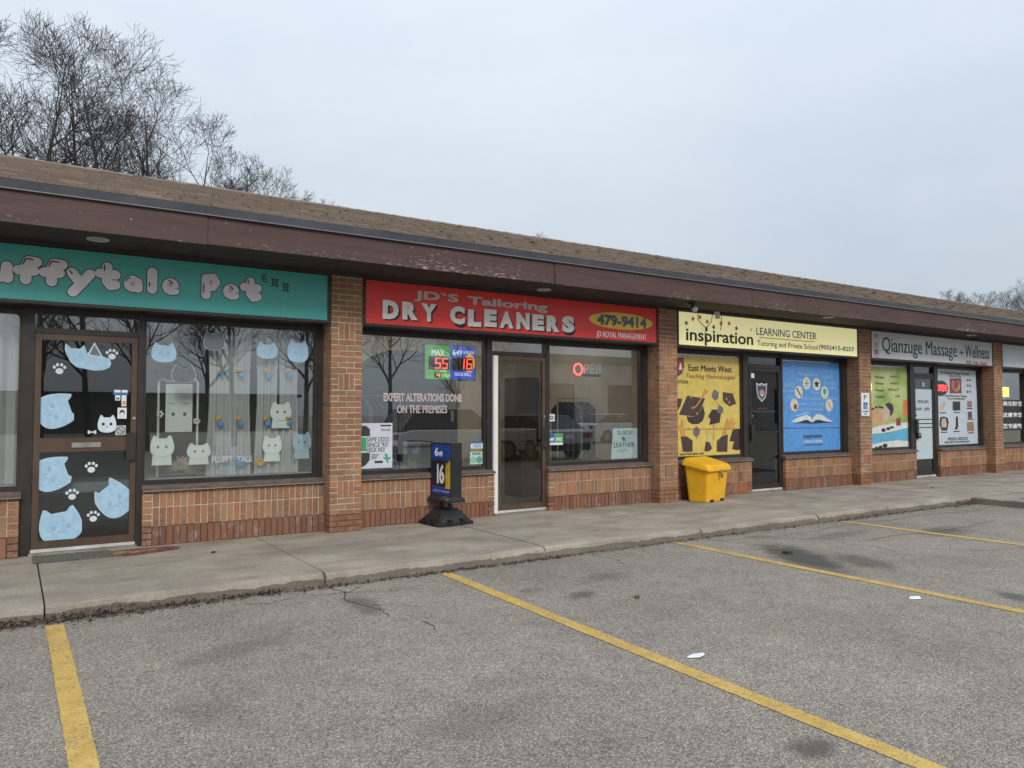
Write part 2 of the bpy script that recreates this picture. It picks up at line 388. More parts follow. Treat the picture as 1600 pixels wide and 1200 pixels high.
# ------------------------------------------------------------------ measured sizes (metres, x and z on the facade)
STARS = [(8.993, 2.946), (9.142, 3.023), (9.305, 3.063), (9.473, 3.0), (9.626, 2.921), (9.801, 2.992), (9.999, 3.005), (10.178, 2.933), (10.55, 2.931)]
CAPS =[
 ('sheet','y',[(9.03, 2.462), (10.599, 2.472), (10.654, 0.79), (9.09, 0.803)]),
 ('crest','n',[(9.076, 2.407), (9.235, 2.425), (9.25, 2.277), (9.2, 2.161), (9.089, 2.101)]),
 ('cap_board','g',[(9.315, 1.799), (9.74, 1.753), (9.547, 1.444), (9.12, 1.484)]),
 ('cap','g2',[(9.288, 1.456), (9.547, 1.444), (9.682, 1.641), (9.73, 1.501), (9.679, 1.386), (9.579, 1.329), (9.432, 1.323), (9.335, 1.365)]),
 ('tassel','o',[(9.719, 1.924), (9.819, 1.879), (9.684, 1.761), (9.634, 1.768)]),
 ('cord','o',[(9.641, 1.768), (9.667, 1.756), (9.55, 1.628), (9.435, 1.575), (9.396, 1.616), (9.435, 1.598), (9.534, 1.644)]),
 ('cap','gr',[(9.954, 1.912), (10.067, 1.867), (10.065, 1.772), (9.996, 1.717), (9.902, 1.771), (9.903, 1.841)]),
 ('cap','g',[(10.17, 1.868), (10.422, 1.848), (10.507, 1.669), (10.401, 1.644), (10.348, 1.62), (10.226, 1.679), (10.175, 1.726)]),
 ('cap','g2',[(9.899, 1.567), (10.018, 1.572), (10.12, 1.501), (10.083, 1.348), (9.828, 1.31), (9.863, 1.408), (9.803, 1.455)]),
 ('cap','gr',[(10.07, 1.654), (10.18, 1.596), (10.178, 1.513), (10.085, 1.501), (10.017, 1.525)]),
 ('cap','g',[(9.066, 1.755), (9.196, 1.74), (9.163, 1.638), (9.098, 1.558), (9.076, 1.558)]),
 ('cap','gr',[(9.529, 1.295), (9.604, 1.225), (9.593, 1.156), (9.527, 1.099), (9.436, 1.17), (9.447, 1.238)]),
 ('hand','o',[(9.095, 1.276), (9.192, 1.411), (9.268, 1.138), (9.283, 1.07), (9.188, 1.117), (9.142, 1.208)]),
 ('sleeve','g',[(9.157, 1.129), (9.3, 1.126), (9.428, 1.055), (9.426, 0.873), (9.201, 0.879)]),
 ('hand','o',[(10.202, 1.264), (10.221, 1.335), (10.275, 1.43), (10.301, 1.358), (10.415, 1.465), (10.361, 1.346), (10.486, 1.429), (10.413, 1.322), (10.538, 1.369), (10.43, 1.286), (10.519, 1.261), (10.272, 1.24), (10.252, 1.122), (10.182, 1.076), (10.149, 1.147)]),
 ('sleeve','g',[(10.01, 1.032), (10.131, 1.112), (10.288, 1.145), (10.266, 0.849), (10.007, 0.856)]),
 ('hand','p',[(9.743, 1.223), (9.793, 1.199), (9.81, 1.245), (9.843, 1.187), (9.887, 1.221), (9.876, 1.128), (9.824, 1.013), (9.784, 1.037), (9.775, 1.13)]),
 ('sleeve','g',[(9.74, 1.037), (9.84, 1.012), (9.89, 0.918), (9.822, 0.869), (9.705, 0.872)]),
 ('gown','g2',[(10.412, 1.226), (10.625, 1.236), (10.63, 0.887), (10.512, 0.866), (10.389, 0.893), (10.444, 1.023), (10.321, 1.026)]),
 ('tassel','o',[(9.929, 1.314), (9.956, 1.314), (9.94, 1.127), (9.946, 1.057), (9.912, 1.057), (9.926, 1.127)]),
 ('seam','k',[(9.238, 1.252), (10.625, 1.238), (10.625, 1.233), (9.238, 1.245)]),
]
BOOK =[
 ('sheet','b',[(11.684, 2.468), (13.489, 2.477), (13.541, 0.791), (11.732, 0.798)]),
 ('pages','w',[(11.99, 1.339), (12.109, 1.397), (12.297, 1.447), (12.46, 1.48), (12.595, 1.429), (12.621, 1.352), (12.566, 1.344), (12.485, 1.387), (12.376, 1.379), (12.188, 1.338)]),
 ('pages','w',[(12.621, 1.352), (12.65, 1.428), (12.791, 1.497), (12.958, 1.462), (13.099, 1.401), (13.27, 1.339), (13.041, 1.349), (12.872, 1.385), (12.732, 1.385), (12.648, 1.335)]),
 ('book_cover','k',[(11.976, 1.331), (12.188, 1.333), (12.403, 1.372), (12.512, 1.375), (12.62, 1.321), (12.732, 1.373), (12.872, 1.373), (13.069, 1.34), (13.298, 1.33), (12.927, 1.317), (12.62, 1.309)]),
 ('flourish','w2',[(12.071, 1.456), (12.217, 1.472), (12.379, 1.517), (12.543, 1.522), (12.597, 1.497), (12.488, 1.511), (12.352, 1.489), (12.217, 1.453)]),
 ('seam','k',[(11.767, 1.237), (13.5, 1.228), (13.5, 1.219), (11.766, 1.227)]),
]
CIRC = [(12.094, 1.656), (12.227, 1.896), (12.465, 2.066), (12.771, 2.055), (13.017, 1.904), (13.154, 1.657)]
SPA =[
 ('sheet','sg',[(14.456, 2.453), (15.902, 2.476), (15.958, 0.79), (14.475, 0.773)]),
 ('flower','or',[(15.744, 1.784), (15.897, 1.796), (15.904, 1.436), (15.77, 1.426), (15.7, 1.605)]),
 ('back','sk',[(14.491, 1.521), (14.676, 1.622), (14.853, 1.603), (14.957, 1.48), (14.936, 1.398), (15.041, 1.295), (14.984, 1.203), (14.805, 1.195), (14.63, 1.278), (14.501, 1.4)]),
 ('face','sk2',[(14.979, 1.624), (15.143, 1.624), (15.229, 1.48), (15.135, 1.377), (14.99, 1.388), (14.939, 1.48)]),
 ('hair','k',[(15.054, 1.686), (15.183, 1.728), (15.328, 1.687), (15.362, 1.583), (15.303, 1.479), (15.228, 1.438), (15.221, 1.562), (15.124, 1.624)]),
 ('arm','sk',[(15.191, 1.418), (15.466, 1.375), (15.727, 1.29), (15.464, 1.312), (15.17, 1.356)]),
 ('towel','w',[(14.47, 1.179), (14.878, 1.255), (15.352, 1.292), (15.919, 1.309), (15.934, 1.203), (15.459, 1.146), (14.981, 1.101), (14.474, 1.088)]),
 ('blue_towel','bl',[(14.477, 1.084), (14.98, 1.087), (15.458, 1.135), (15.915, 1.193), (15.944, 0.928), (15.452, 0.948), (14.975, 0.927), (14.478, 0.873)]),
 ('lower_towel','w',[(14.478, 0.865), (14.975, 0.917), (15.452, 0.938), (15.943, 0.907), (15.958, 0.79), (14.482, 0.777)]),
 ('cup','rd',[(15.448, 1.396), (15.617, 1.406), (15.612, 1.249), (15.443, 1.24)]),
]
STONES = [(14.975, 1.158, 0.1495, 0.0356), (15.147, 1.185, 0.1359, 0.0294), (15.283, 1.21, 0.1359, 0.0231), (14.714, 0.801, 0.1224, 0.0168), (14.857, 0.817, 0.1359, 0.0252), (15.019, 0.84, 0.1631, 0.0378), (14.605, 1.592, 0.0951, 0.0189), (14.729, 1.623, 0.0883, 0.0189), (14.854, 1.637, 0.0883, 0.0189), (14.943, 1.619, 0.0612, 0.0168)]
SERV =[
 ('sheet','w',[(17.02, 2.479), (18.786, 2.488), (18.881, 0.788), (17.078, 0.785)]),
 ('picture','rd',[(17.625, 2.289), (18.129, 2.301), (18.136, 1.954), (17.611, 1.947)]),
 ('picture','sk2',[(17.152, 1.598), (17.347, 1.765), (17.483, 1.744), (17.297, 1.554)]),
 ('picture','k',[(17.733, 1.769), (18.062, 1.771), (18.053, 1.566), (17.724, 1.561)]),
 ('picture','sk3',[(18.375, 1.785), (18.589, 1.787), (18.582, 1.637), (18.369, 1.636)]),
 ('picture','pu',[(18.387, 1.533), (18.569, 1.549), (18.581, 1.394), (18.403, 1.379)]),
 ('picture','k',[(17.186, 1.411), (17.334, 1.432), (17.503, 1.398), (17.541, 1.298), (17.47, 1.12), (17.237, 1.119), (17.151, 1.256)]),
 ('picture','sk2',[(17.269, 1.388), (17.417, 1.387), (17.463, 1.254), (17.417, 1.187), (17.249, 1.189), (17.227, 1.278)]),
 ('picture','k',[(17.858, 1.431), (17.946, 1.43), (17.949, 1.204), (17.902, 1.132), (17.785, 1.138), (17.84, 1.205)]),
 ('picture','sk3',[(18.341, 1.303), (18.641, 1.301), (18.649, 1.086), (18.331, 1.091)]),
]
YLED = [(14.52, 2.026)]
TB={'pet_u':(-0.181,-0.020,2.756,2.941),
'pet_f1':(0.004,0.217,2.756,3.020),
'pet_f2':(0.214,0.431,2.755,3.018),
'pet_y':(0.441,0.671,2.668,2.948),
'pet_t':(0.693,0.895,2.743,3.023),
'pet_a':(0.923,1.110,2.745,2.929),
'pet_l':(1.145,1.254,2.750,3.014),
'pet_e':(1.286,1.462,2.744,2.937),
'pet_P':(1.672,1.875,2.747,3.016),
'pet_e2':(1.894,2.076,2.748,2.931),
'pet_t2':(2.098,2.309,2.742,3.006),
'pet_k1':(2.304,2.385,2.976,3.073),
'pet_k2':(2.414,2.506,2.931,3.034),
'pet_k3':(2.541,2.629,2.883,2.994),
'jds':(4.198,4.831,2.952,3.053),
'tail':(4.966,6.261,2.944,3.044),
'dry':(3.772,4.556,2.671,2.899),
'clean':(4.704,6.778,2.655,2.885),
'ell':(7.002,8.255,2.750,3.031),
'ph':(7.153,8.122,2.810,2.968),
'royal':(7.144,8.132,2.633,2.715),
'insp':(8.984,10.600,2.676,2.862),
'learn':(10.687,12.364,2.854,2.984),
'tut':(10.706,12.386,2.670,2.763),
'ph2':(12.424,13.534,2.661,2.771),
'line':(10.750,12.306,2.805,2.819),
'mass':(14.475,18.789,2.729,3.030),
'ph3':(17.743,18.703,2.593,2.679),
'seal':(14.147,14.403,2.607,3.076),
'ex1':(3.927,5.052,1.663,1.766),
'ex2':(4.113,4.833,1.512,1.610),
'max':(4.611,4.801,2.272,2.349),
'd55':(4.659,4.855,2.099,2.244),
'd16':(5.084,5.230,2.109,2.247),
'mil':(5.090,5.253,2.309,2.352),
'l649':(4.927,5.070,2.284,2.360),
'gold':(4.957,5.214,2.011,2.057),
'd4':(4.678,4.735,1.982,2.038),
'led':(4.517,5.273,1.960,2.412),
'odds':(3.705,4.004,1.155,1.214),
'since':(3.705,3.994,1.090,1.147),
'heck':(3.706,3.946,1.026,1.084),
'pro':(3.899,4.018,1.285,1.314),
'poster':(3.648,4.049,0.824,1.387),
'visa':(5.196,5.387,1.006,1.131),
'amex':(5.186,5.381,0.821,0.992),
'open':(6.986,7.505,2.095,2.251),
'suede':(7.720,8.238,0.805,1.276),
's1':(7.827,8.140,1.171,1.240),
's2':(7.921,7.993,1.081,1.143),
's3':(7.754,8.180,0.980,1.050),
'deca':(6.479,6.750,1.048,1.209),
'sq':(6.495,6.602,1.393,1.497),
'east':(9.347,10.401,2.210,2.312),
'teach':(9.297,10.480,2.091,2.162),
'ration':(9.082,9.327,1.994,2.050),
'more':(9.138,9.688,0.825,0.861),
'B:IELTS':(12.264,12.508,2.324,2.370),
'B:Preparation':(12.235,12.824,2.209,2.272),
'B:SSAT':(11.796,12.044,1.980,2.054),
'B:Private':(11.768,12.095,1.897,1.946),
'B:High':(11.896,12.093,1.781,1.839),
'B:Credits':(13.003,13.377,2.055,2.116),
'B:Class':(13.143,13.418,1.969,2.022),
'B:Tests':(12.949,13.235,2.167,2.218),
'B:Appropriate Admission':(12.292,13.442,1.764,1.816),
'B:ation':(12.236,12.465,1.657,1.708),
'B:Educat':(12.616,12.978,1.651,1.703),
'B:and competence':(12.220,12.948,1.556,1.607),
'B:Act':(12.607,12.829,1.873,1.925),
'B:Con':(12.153,12.327,2.104,2.163),
'B:inspiration':(12.357,12.921,1.045,1.113),
'B:LEARNING CENTER':(12.354,12.933,0.954,0.998),
'B:Tutoring and Private School':(12.366,12.931,0.903,0.929),
'G:Massage':(14.713,15.018,2.223,2.268),
'G:Therapy':(14.710,15.014,2.094,2.138),
'G:Massage ':(14.705,15.010,1.957,2.002),
'G:Cupping':(14.701,15.042,1.824,1.873),
'G:4567':(15.237,15.572,2.251,2.288),
'G:4567 ':(15.233,15.568,2.104,2.151),
'G:4567  ':(15.155,15.571,1.969,2.021),
'G:68':(15.427,15.588,1.839,1.881),
'S:Six Healing Massage Therapy':(17.226,18.495,2.381,2.438),
'S:SERVICES':(17.606,18.131,2.317,2.358),
'S:Body Work & Foot Therapy':(17.417,18.359,1.872,1.917),
'S:ACUPRESSURE ':(17.521,18.266,1.810,1.849),
'S:60  80':(18.375,18.557,2.240,2.293),
'S:70  90':(18.369,18.551,2.109,2.162),
'S:80  99':(18.363,18.545,1.970,2.023),
'S:HEAD NECK SHOULDERS FEET':(17.355,18.448,0.833,0.877),
'S:relaxing treatments':(17.485,18.362,0.933,0.968),
'S:Walk-ins Welcome':(17.484,18.360,0.893,0.927),
'S:film':(16.064,16.862,0.331,2.047),
'S:MON-SUN':(16.242,16.690,1.732,1.799),
'S:10AM - 10PM':(16.146,16.704,1.573,1.637),
'S:12':(16.402,16.490,2.093,2.168),
'S:open':(16.982,17.499,1.899,2.227),
'S:yled':(20.055,20.444,1.901,2.135),
'C:r1':(20.073,21.041,1.676,1.797),
'C:r2':(20.060,21.027,1.402,1.522),
'C:r3':(20.046,21.012,1.128,1.248),
'D:crest':(11.005,11.300,1.707,2.043),
'D:note':(10.744,10.876,2.139,2.220),}


# ------------------------------------------------------------------ ground
m = MB(); m.add([(-300,-300,0),(300,-300,0),(300,300,0),(-300,300,0)], [(0,1,2,3)])
lot = stru(obj('parking_lot', m, MAT['asphalt'], base=(0,0,0)))
lot['label'] = 'worn grey asphalt parking lot with yellow stall lines'
def painted_line(x0, y0, x1, y1, w, seed):
    rg = random.Random(seed); m = MB(); n = int(abs(y1-y0)/.02); vs_ = []
    for i in range(n+1):
        t = i/n; x = x0+(x1-x0)*t + .008*math.sin(t*4+seed); y = y0+(y1-y0)*t
        vs_ += [(x-w/2+rg.uniform(-.0035,.0035), y, .004), (x+w/2+rg.uniform(-.0035,.0035), y, .004)]
    m.add(vs_, [(2*i, 2*i+2, 2*i+3, 2*i+1) for i in range(n)])
    m.f = [f if y1 > y0 else f[::-1] for f in m.f]
    return obj('painted_line', m, MAT['line'], lot)
painted_line(.285, 6.40, .30, .9, .115, 1)
painted_line(3.455, 6.44, 3.30, .9, .115, 2)
painted_line(6.525, 6.43, 6.47, .9, .115, 3)
painted_line(9.74, 6.43, 9.72, .9, .115, 4)
painted_line(-2.85, 6.43, -2.85, .9, .115, 5)
flat('crack', (.038,.034,.03), .95, .3)
def crack(pts, w, seed):
    rg = random.Random(seed); P_ = []
    for (a, b) in zip(pts[:-1], pts[1:]):
        n = max(2, int(math.dist(a, b)/.04))
        for i in range(n): t = i/n; P_.append((a[0]+(b[0]-a[0])*t+rg.uniform(-.013,.013), a[1]+(b[1]-a[1])*t+rg.uniform(-.013,.013)))
    P_.append(pts[-1]); vs_ = []; k = len(P_)
    for i, (x, y) in enumerate(P_):
        q = P_[min(i+1,k-1)]; p0 = P_[max(i-1,0)]; dx, dy = q[0]-p0[0], q[1]-p0[1]; l = math.hypot(dx, dy) or 1
        ww = w*rg.uniform(.25,1.0)*(1 if 0 < i < k-1 else .1)
        vs_ += [(x-dy/l*ww, y+dx/l*ww, .003), (x+dy/l*ww, y-dx/l*ww, .003)]
    m = MB(); m.add(vs_, [(2*i+1, 2*i+3, 2*i+2, 2*i) for i in range(k-1)])
    return obj('crack', m, MAT['crack'], lot)
for i, (pts, w) in enumerate([
  ([(2.32,6.44),(2.40,6.22),(2.30,6.0),(2.36,5.72),(2.42,5.5),(2.38,5.3)], .007), ([(2.0,6.38),(2.2,6.24),(2.40,6.20),(2.62,6.36)], .005), ([(1.55,6.3),(1.75,6.18),(2.0,6.3)], .004),
  ([(2.52,5.08),(2.56,4.9),(2.50,4.78)], .006), ([(6.9,6.35),(7.3,6.2),(7.6,6.25),(7.9,6.1),(8.4,6.05)], .006), ([(7.6,6.25),(7.75,6.0),(8.3,5.6),(8.5,5.3),(9.1,5.35),(10.2,5.2),(11.6,5.3)], .008),
  ([(8.0,6.4),(8.2,6.15),(8.7,6.1),(9.2,6.2),(9.6,6.1)], .007), ([(9.9,6.3),(10.4,6.1),(11.2,6.2),(12.3,6.0),(13.3,6.1)], .008), ([(8.6,4.6),(9.0,4.2),(9.5,4.1),(10.1,3.8)], .006), ([(7.1,6.42),(7.05,6.2),(7.2,6.0)], .005), ([(5.2,6.4),(5.28,6.1),(5.15,5.8),(5.3,5.5)], .004), ([(2.40,6.20),(2.75,6.05),(3.05,6.1)], .004), ([(2.36,5.72),(2.6,5.6),(2.72,5.42)], .005), ([(8.3,5.6),(8.1,5.3),(8.25,5.0),(8.1,4.7)], .005), ([(10.2,5.2),(10.4,4.8),(10.3,4.4)], .006)]):
    crack(pts, w, 20+i)

# ------------------------------------------------------------------ sidewalk: cast slabs with a rough rounded kerb edge
walk = stru(empty('sidewalk', (0, 7.6, 0))); walk['label'] = 'raised concrete sidewalk in front of the shops'
def slab(x0, x1, yf, yb, parent, seed, ztop=.12, mat='concrete'):
    rg = random.Random(seed); n = max(2, int((x1-x0)/.045)); m = MB(); rows = []
    dz = rg.uniform(-.004, .004); ox = rg.uniform(0, 50)
    for i in range(n+1):
        x = x0+(x1-x0)*i/n
        e = .006*math.sin(x*9+ox)+rg.uniform(-.006,.006)+(-.012 if rg.random() < .06 else 0)
        if i in (0, n): e -= .012
        rows.append([(x, yf+.008*math.sin(x*1.3+ox), -.12), (x, yf+.006*math.sin(x*1.3+ox)-e*.3, .07+e), (x, yf+.012-e*.6, ztop-.018+e*.5), (x, yf+.042-e, ztop-.004+dz), (x, yf+.25, ztop+dz), (x, yb, ztop+dz)])
    v = [p for r in rows for p in r]; f = []
    for i in range(n):
        for k in range(5): f.append((i*6+k, (i+1)*6+k, (i+1)*6+k+1, i*6+k+1))
    f.append(list(range(6))[::-1]); f.append([n*6+k for k in range(6)])
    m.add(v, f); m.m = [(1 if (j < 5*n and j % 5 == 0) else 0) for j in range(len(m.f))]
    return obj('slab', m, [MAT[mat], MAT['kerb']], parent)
JX = [-9.3,-7.0,-4.6,-2.1,.235,2.33,4.69,7.02,9.31,11.0,13.35,15.7,18.1,20.4,22.8,25.2,27.6,30.0]
for i in range(len(JX)-1): slab(JX[i]+.006, JX[i+1]-.006, 6.50 if JX[i] > 2 else 6.54, 9.0, walk, 40+i)
B('bedding', MAT['crack'], walk, (-9.3, 30, 6.62, 8.98, -.1, .085))
isl = stru(empty('planting_island', (14.5, 4, 0))); isl['label'] = 'kerbed end island of the parking bay'
def kerbbar(x0, x1, y0, y1, sd):
    rg = random.Random(sd); m = MB(); n = 60; rows = []
    for i in range(n+1):
        y = y0+(y1-y0)*i/n; e = rg.uniform(-.006,.006)
        rows.append([(x0,y,-.1),(x0+e*.4,y,.095+e),(x0+.02,y,.118),(x1-.02,y,.118),(x1,y,.1),(x1,y,-.1)])
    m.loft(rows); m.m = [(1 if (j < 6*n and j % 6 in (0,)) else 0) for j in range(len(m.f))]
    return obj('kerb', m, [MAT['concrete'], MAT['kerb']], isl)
kerbbar(13.42, 13.70, .8, 6.49, 3); kerbbar(15.9, 16.18, .8, 6.49, 4)
B('soil', flat('soil', (.06,.045,.034), .95, .4, vs=9), isl, (13.70,15.9,.8,6.3,-.1,.09))
B('concrete_end', MAT['concrete'], isl, (13.70,15.9,5.95,6.49,-.1,.112))

# ------------------------------------------------------------------ the plaza building
YP, YW, YF, YG = 8.62, 8.82, 8.90, 8.935     # pier front, low wall front, frame front, glass
PX = [-7.45, -2.165, 3.12, 8.385, 13.67, 18.98, 24.27]; PWID = .39
X0, X1 = -8.2, 30.0
bld = thing('plaza_building', (8, 9, 0), 'single storey tan brick shopping plaza with brown fascia and shingle roof', 'building')

BRK = {}
def brick_mesh(w, d, h, red):   # red: 0 tan, 1 red foot row, 2 pier foot
    k = (round(w,3), round(d,3), round(h,3), red)
    if k not in BRK:
        m = MB(); b = .0035
        def ring(s_, z): return [(-w/2+s_, -d/2+s_, z), (w/2-s_, -d/2+s_, z), (w/2-s_, d/2-s_, z), (-w/2+s_, d/2-s_, z)]
        m.loft([ring(b, 0), ring(0, b), ring(0, h-b), ring(b, h)])
        me = bpy.data.meshes.new('brick'); me.from_pydata(m.v, [], m.f); me.materials.append(MAT[('brick','brick_red','brick_foot')[int(red)]])
        BRK[k] = me
    return BRK[k]
nb = [0]
class Bricks:
    """bricks of one pier or wall: single objects, or joined when past the limit"""
    def __init__(s, parent, single): s.p = parent; s.single = single; s.m = MB(); s.g = random.Random(hash(round(WP[parent].x*100)) % 9999)
    def put(s, x0, x1, y0, y1, z0, z1, red=False, big=True, rot=0):
        j = s.g.uniform(-.003, .003); q = s.g.uniform(-.0012, .0012); x0 += q; x1 += q*.5; z1 += q*.8
        if s.single and big:
            o = bpy.data.objects.new('brick', brick_mesh(x1-x0, y1-y0, z1-z0, red)); COL.objects.link(o)
            o.parent = s.p; o.location = Vector(((x0+x1)/2, (y0+y1)/2+j, z0)) - WP[s.p]; o.rotation_euler = (rot*.3, rot, rot*.5); nb[0] += 1
        else:
            s.m.cm = int(red); s.m.box(x0, x1, y0+j, y1+j, z0, z1, s.g.random()+.001)
    def done(s):
        if s.m.v: stuff(obj('brickwork', s.m, [MAT['brick'], MAT['brick_red'], MAT['brick_foot']], s.p))
BH, JT = .0567, .010
CP = BH+JT
def pier(x, single):
    core = B('pier', MAT['mortar'], bld, (x+.006, x+PWID-.006, YP+.0045, 9.1, .335, 3.17))
    B('pier_foot', MAT['mortar_dark'], core, (x+.0055, x+PWID-.0055, YP+.0055, 9.1, 0, .335))
    br = Bricks(core, single); n = int((3.17-.12)/CP)+1
    sold = {6, 25, 34}
    i = 0
    while i < n:
        z = .12+i*CP; red = 2 if i < 3 else 0
        if i in sold:
            for k in range(3):
                zz = z+k*CP
                br.put(x, x+.09, YP, YP+.09, zz, zz+BH); br.put(x+.30, x+PWID, YP, YP+.09, zz, zz+BH)
                side(br, x, zz, k % 2, red)
            for k in range(3): br.put(x+.10+k*.0667, x+.10+k*.0667+BH, YP, YP+.09, z, z+3*CP-JT)
            i += 3; continue
        zt = min(z+BH, 3.168)
        if i % 2 == 0: cells = [(0,.19),(.20,.39)]
        else: cells = [(0,.09),(.10,.29),(.30,.39)]
        for a, b in cells: br.put(x+a, x+b, YP, YP+.09, z, zt, red)
        side(br, x, z, i % 2, red)
        i += 1
    br.done(); return core
def side(br, x, z, odd, red):
    zt = min(z+BH, 3.168)
    for (a, b) in ([(.10,.19),(.20,.39)] if odd else [(.10,.29),(.30,.39)]):
        br.put(x, x+.09, YP+a, YP+b, z, zt, red, big=False); br.put(x+PWID-.09, x+PWID, YP+a, YP+b, z, zt, red, big=False)
for x in PX: pier(x, x == 3.12)

def low_wall(x0, x1, single, endl=False, endr=False, broken=False):
    core = B('low_wall', MAT['mortar'], bld, (x0+.004, x1-.004, YW+.005, 9.06, .322, .69))
    B('wall_foot', MAT['mortar_dark'], core, (x0+.0035, x1-.0035, YW+.012, 9.06, 0, .322))
    br = Bricks(core, single); a, b = x0, x1
    if endl: a += .10
    if endr: b -= .10
    for e, ex in ((endl, x0), (endr, x1-.09)):
        if e:
            z = .125
            while z < .66: br.put(ex, ex+.09, YW, YW+.19, z, min(z+BH, .685), z < .31); z += CP
    n = int((b-a+JT)/CP); pitch = (b-a+JT)/n
    for r, (z0, z1) in enumerate([(.122,.313),(.326,.516),(.526,.684)]):
        for k in range(n):
            x = a+k*pitch
            if broken and x > x1-.62:
                g = br.g
                if r == 0 and x > x1-.5:
                    if g.random() < .35: continue
                    br.put(x+.004, x+pitch-JT-.004, YW+g.uniform(.0,.05), YW+.10, z0, z1-g.uniform(.02,.1), True, rot=g.uniform(-.08,.08)); continue
                if r == 1 and x > x1-.45 and g.random() < .5: br.put(x, x+pitch-JT, YW-g.uniform(.0,.004), YW+.10, z0+g.uniform(0,.03), z1, True); continue
            br.put(x, x+pitch-JT, YW, YW+.09, z0, z1, r == 0)
    if broken: obj('rubble', rubble(x1), MAT['brick_foot'], core)
    br.done(); return core
def rubble(x1):
    g = random.Random(9); m = MB()
    for i in range(46):
        x = x1-g.uniform(.02,.52); z = .125+abs(g.gauss(0,.07)); s_ = g.uniform(.015,.05)
        m.box(x-s_*.7, x+s_*.6, YW+.005+g.uniform(0,.012), YW+.02+g.uniform(0,.02), z, z+s_*g.uniform(.6,1.6), g.random()+.001)
    m.box(x1-.55, x1-.006, YW+.0115, YW+.014, .125, .45)
    return m

# joinery ------------------------------------------------------------
def window(x0, x1, z0=.80, z1=2.49, mat='frame', sill=None, glass='glass'):
    w = .05
    f = MB()
    f.box(x0-.03, x0+.004, YF, 8.97, z0-.06, z1+.05); f.box(x1-.004, x1+.03, YF, 8.97, z0-.06, z1+.05)
    f.box(x0+.004, x1-.004, YF, 8.97, z0-.06, z0); f.box(x0+.004, x1-.004, YF, 8.97, z1, z1+.05)
    o = obj('window', f, MAT[mat], bld)
    p = B('pane', MAT[glass], o, (x0+.004, x1-.004, YG, YG+.006, z0, z1))
    if sill:
        s = MB(); a, b = sill
        s.loft([[(x, 9.0, .692), (x, YW-.035, .692), (x, YW-.04, .722), (x, YF+.01, .752), (x, 9.0, .752)] for x in (a, b)])
        obj('sill', s, MAT['sill'], o)
        B('sill_edge', flat('sill_edge', (.30,.25,.21), .7, .25), o, (a, b, YW-.044, YW-.0402, .692, .7))
    return o
def post(x0, x1, z0=.125, z1=2.55, mat='frame'): return B('window_post', MAT[mat], bld, (x0, x1, YF-.02, 8.99, z0, z1))
def transom(x0, x1, glass='glass'):
    o = B('transom', MAT['frame'], bld, (x0, x1, YF-.005, 8.98, 2.31, 2.365), (x0, x1, YF-.005, 8.98, 2.505, 2.55))
    B('pane', MAT[glass], o, (x0, x1, YG, YG+.006, 2.365, 2.505)); return o
def door(x0, x1, mat, label, glass='glass_dark', mid=None, z0=.145, z1=2.305, handle='r', hz=1.17):
    yf, yb = YF-.012, YF+.035; st = .055; m = MB()
    m.box(x0, x0+st, yf, yb, z0, z1); m.box(x1-st, x1, yf, yb, z0, z1)
    m.box(x0+st, x1-st, yf+.002, yb, z1-.06, z1); m.box(x0+st, x1-st, yf+.002, yb, z0, z0+.105)
    zz = [(z0+.105, z1-.06)]
    if mid: m.box(x0+st, x1-st, yf+.002, yb, mid[0], mid[1]); zz = [(z0+.105, mid[0]), (mid[1], z1-.06)]
    o = obj('door', m, MAT[mat], bld); o['label'] = label
    for a, b in zz: B('pane', MAT[glass], o, (x0+st, x1-st, yf+.02, yf+.026, a, b))
    hx = x1-.045 if handle == 'r' else x0+.045
    B('handle', MAT['frame'], o, (hx-.055, hx+.03, yf-.05, yf-.03, hz-.14, hz+.14), (hx-.012, hx+.012, yf-.03, yf, hz-.11, hz-.09), (hx-.012, hx+.012, yf-.03, yf, hz+.09, hz+.11))
    l = MB(); l.tube([(hx+.02, yf-.012, 1.46), (hx+.02, yf, 1.46)], .017, 12); obj('lock', l, MAT['steel'], o)
    B('sweep', flat('door_sweep', (.52,.50,.47), .5, .2), o, (x0-.01, x1+.01, yf-.006, yf-.001, z0-.004, z0+.028))
    B('threshold', MAT['steel'], o, (x0-.02, x1+.02, YF-.04, YF+.06, .118, .138))
    return o

# bay 0: pet shop
low_wall(-1.775, .085, False, endr=True); low_wall(1.17, 3.12, True, endl=True)
window(-1.70, .06, sill=(-1.775, .10)); window(1.19, 3.03, sill=(1.165, 3.118))
post(.085, .185); post(1.112, 1.165); B('window_post', MAT['frame'], bld, (3.06, 3.12, YF-.02, 8.99, .69, 2.55))
transom(.185, 1.112)
dA = door(.19, 1.108, 'frame2', 'brown aluminium door covered in pale blue cat stickers', mid=(1.125, 1.265))
B('mail_slot', MAT['steel'], dA, (.52, .78, YF-.02, YF-.0105, 1.165, 1.215))
# bay 1: dry cleaners
low_wall(3.51, 5.50, True, endr=True); low_wall(6.415, 8.385, False, endl=True)
window(3.60, 5.39, sill=(3.512, 5.50)); window(6.485, 8.25, sill=(6.40, 8.383))
post(5.42, 5.505); post(6.412, 6.455); B('window_post', MAT['frame'], bld, (8.28, 8.385, YF-.02, 8.99, .69, 2.55))
transom(5.505, 6.412)
dB = door(5.585, 6.408, 'frame2', 'brown framed glass door with white hinge strip')
B('hinge_strip', MAT['white'], dB, (5.508, 5.578, YF-.05, YF-.015, .14, 2.30), (5.526, 5.532, YF-.054, YF-.0502, .14, 2.30))
B('push_bar', MAT['black'], dB, (5.64, 6.35, YF+.03, YF+.05, 1.10, 1.135))
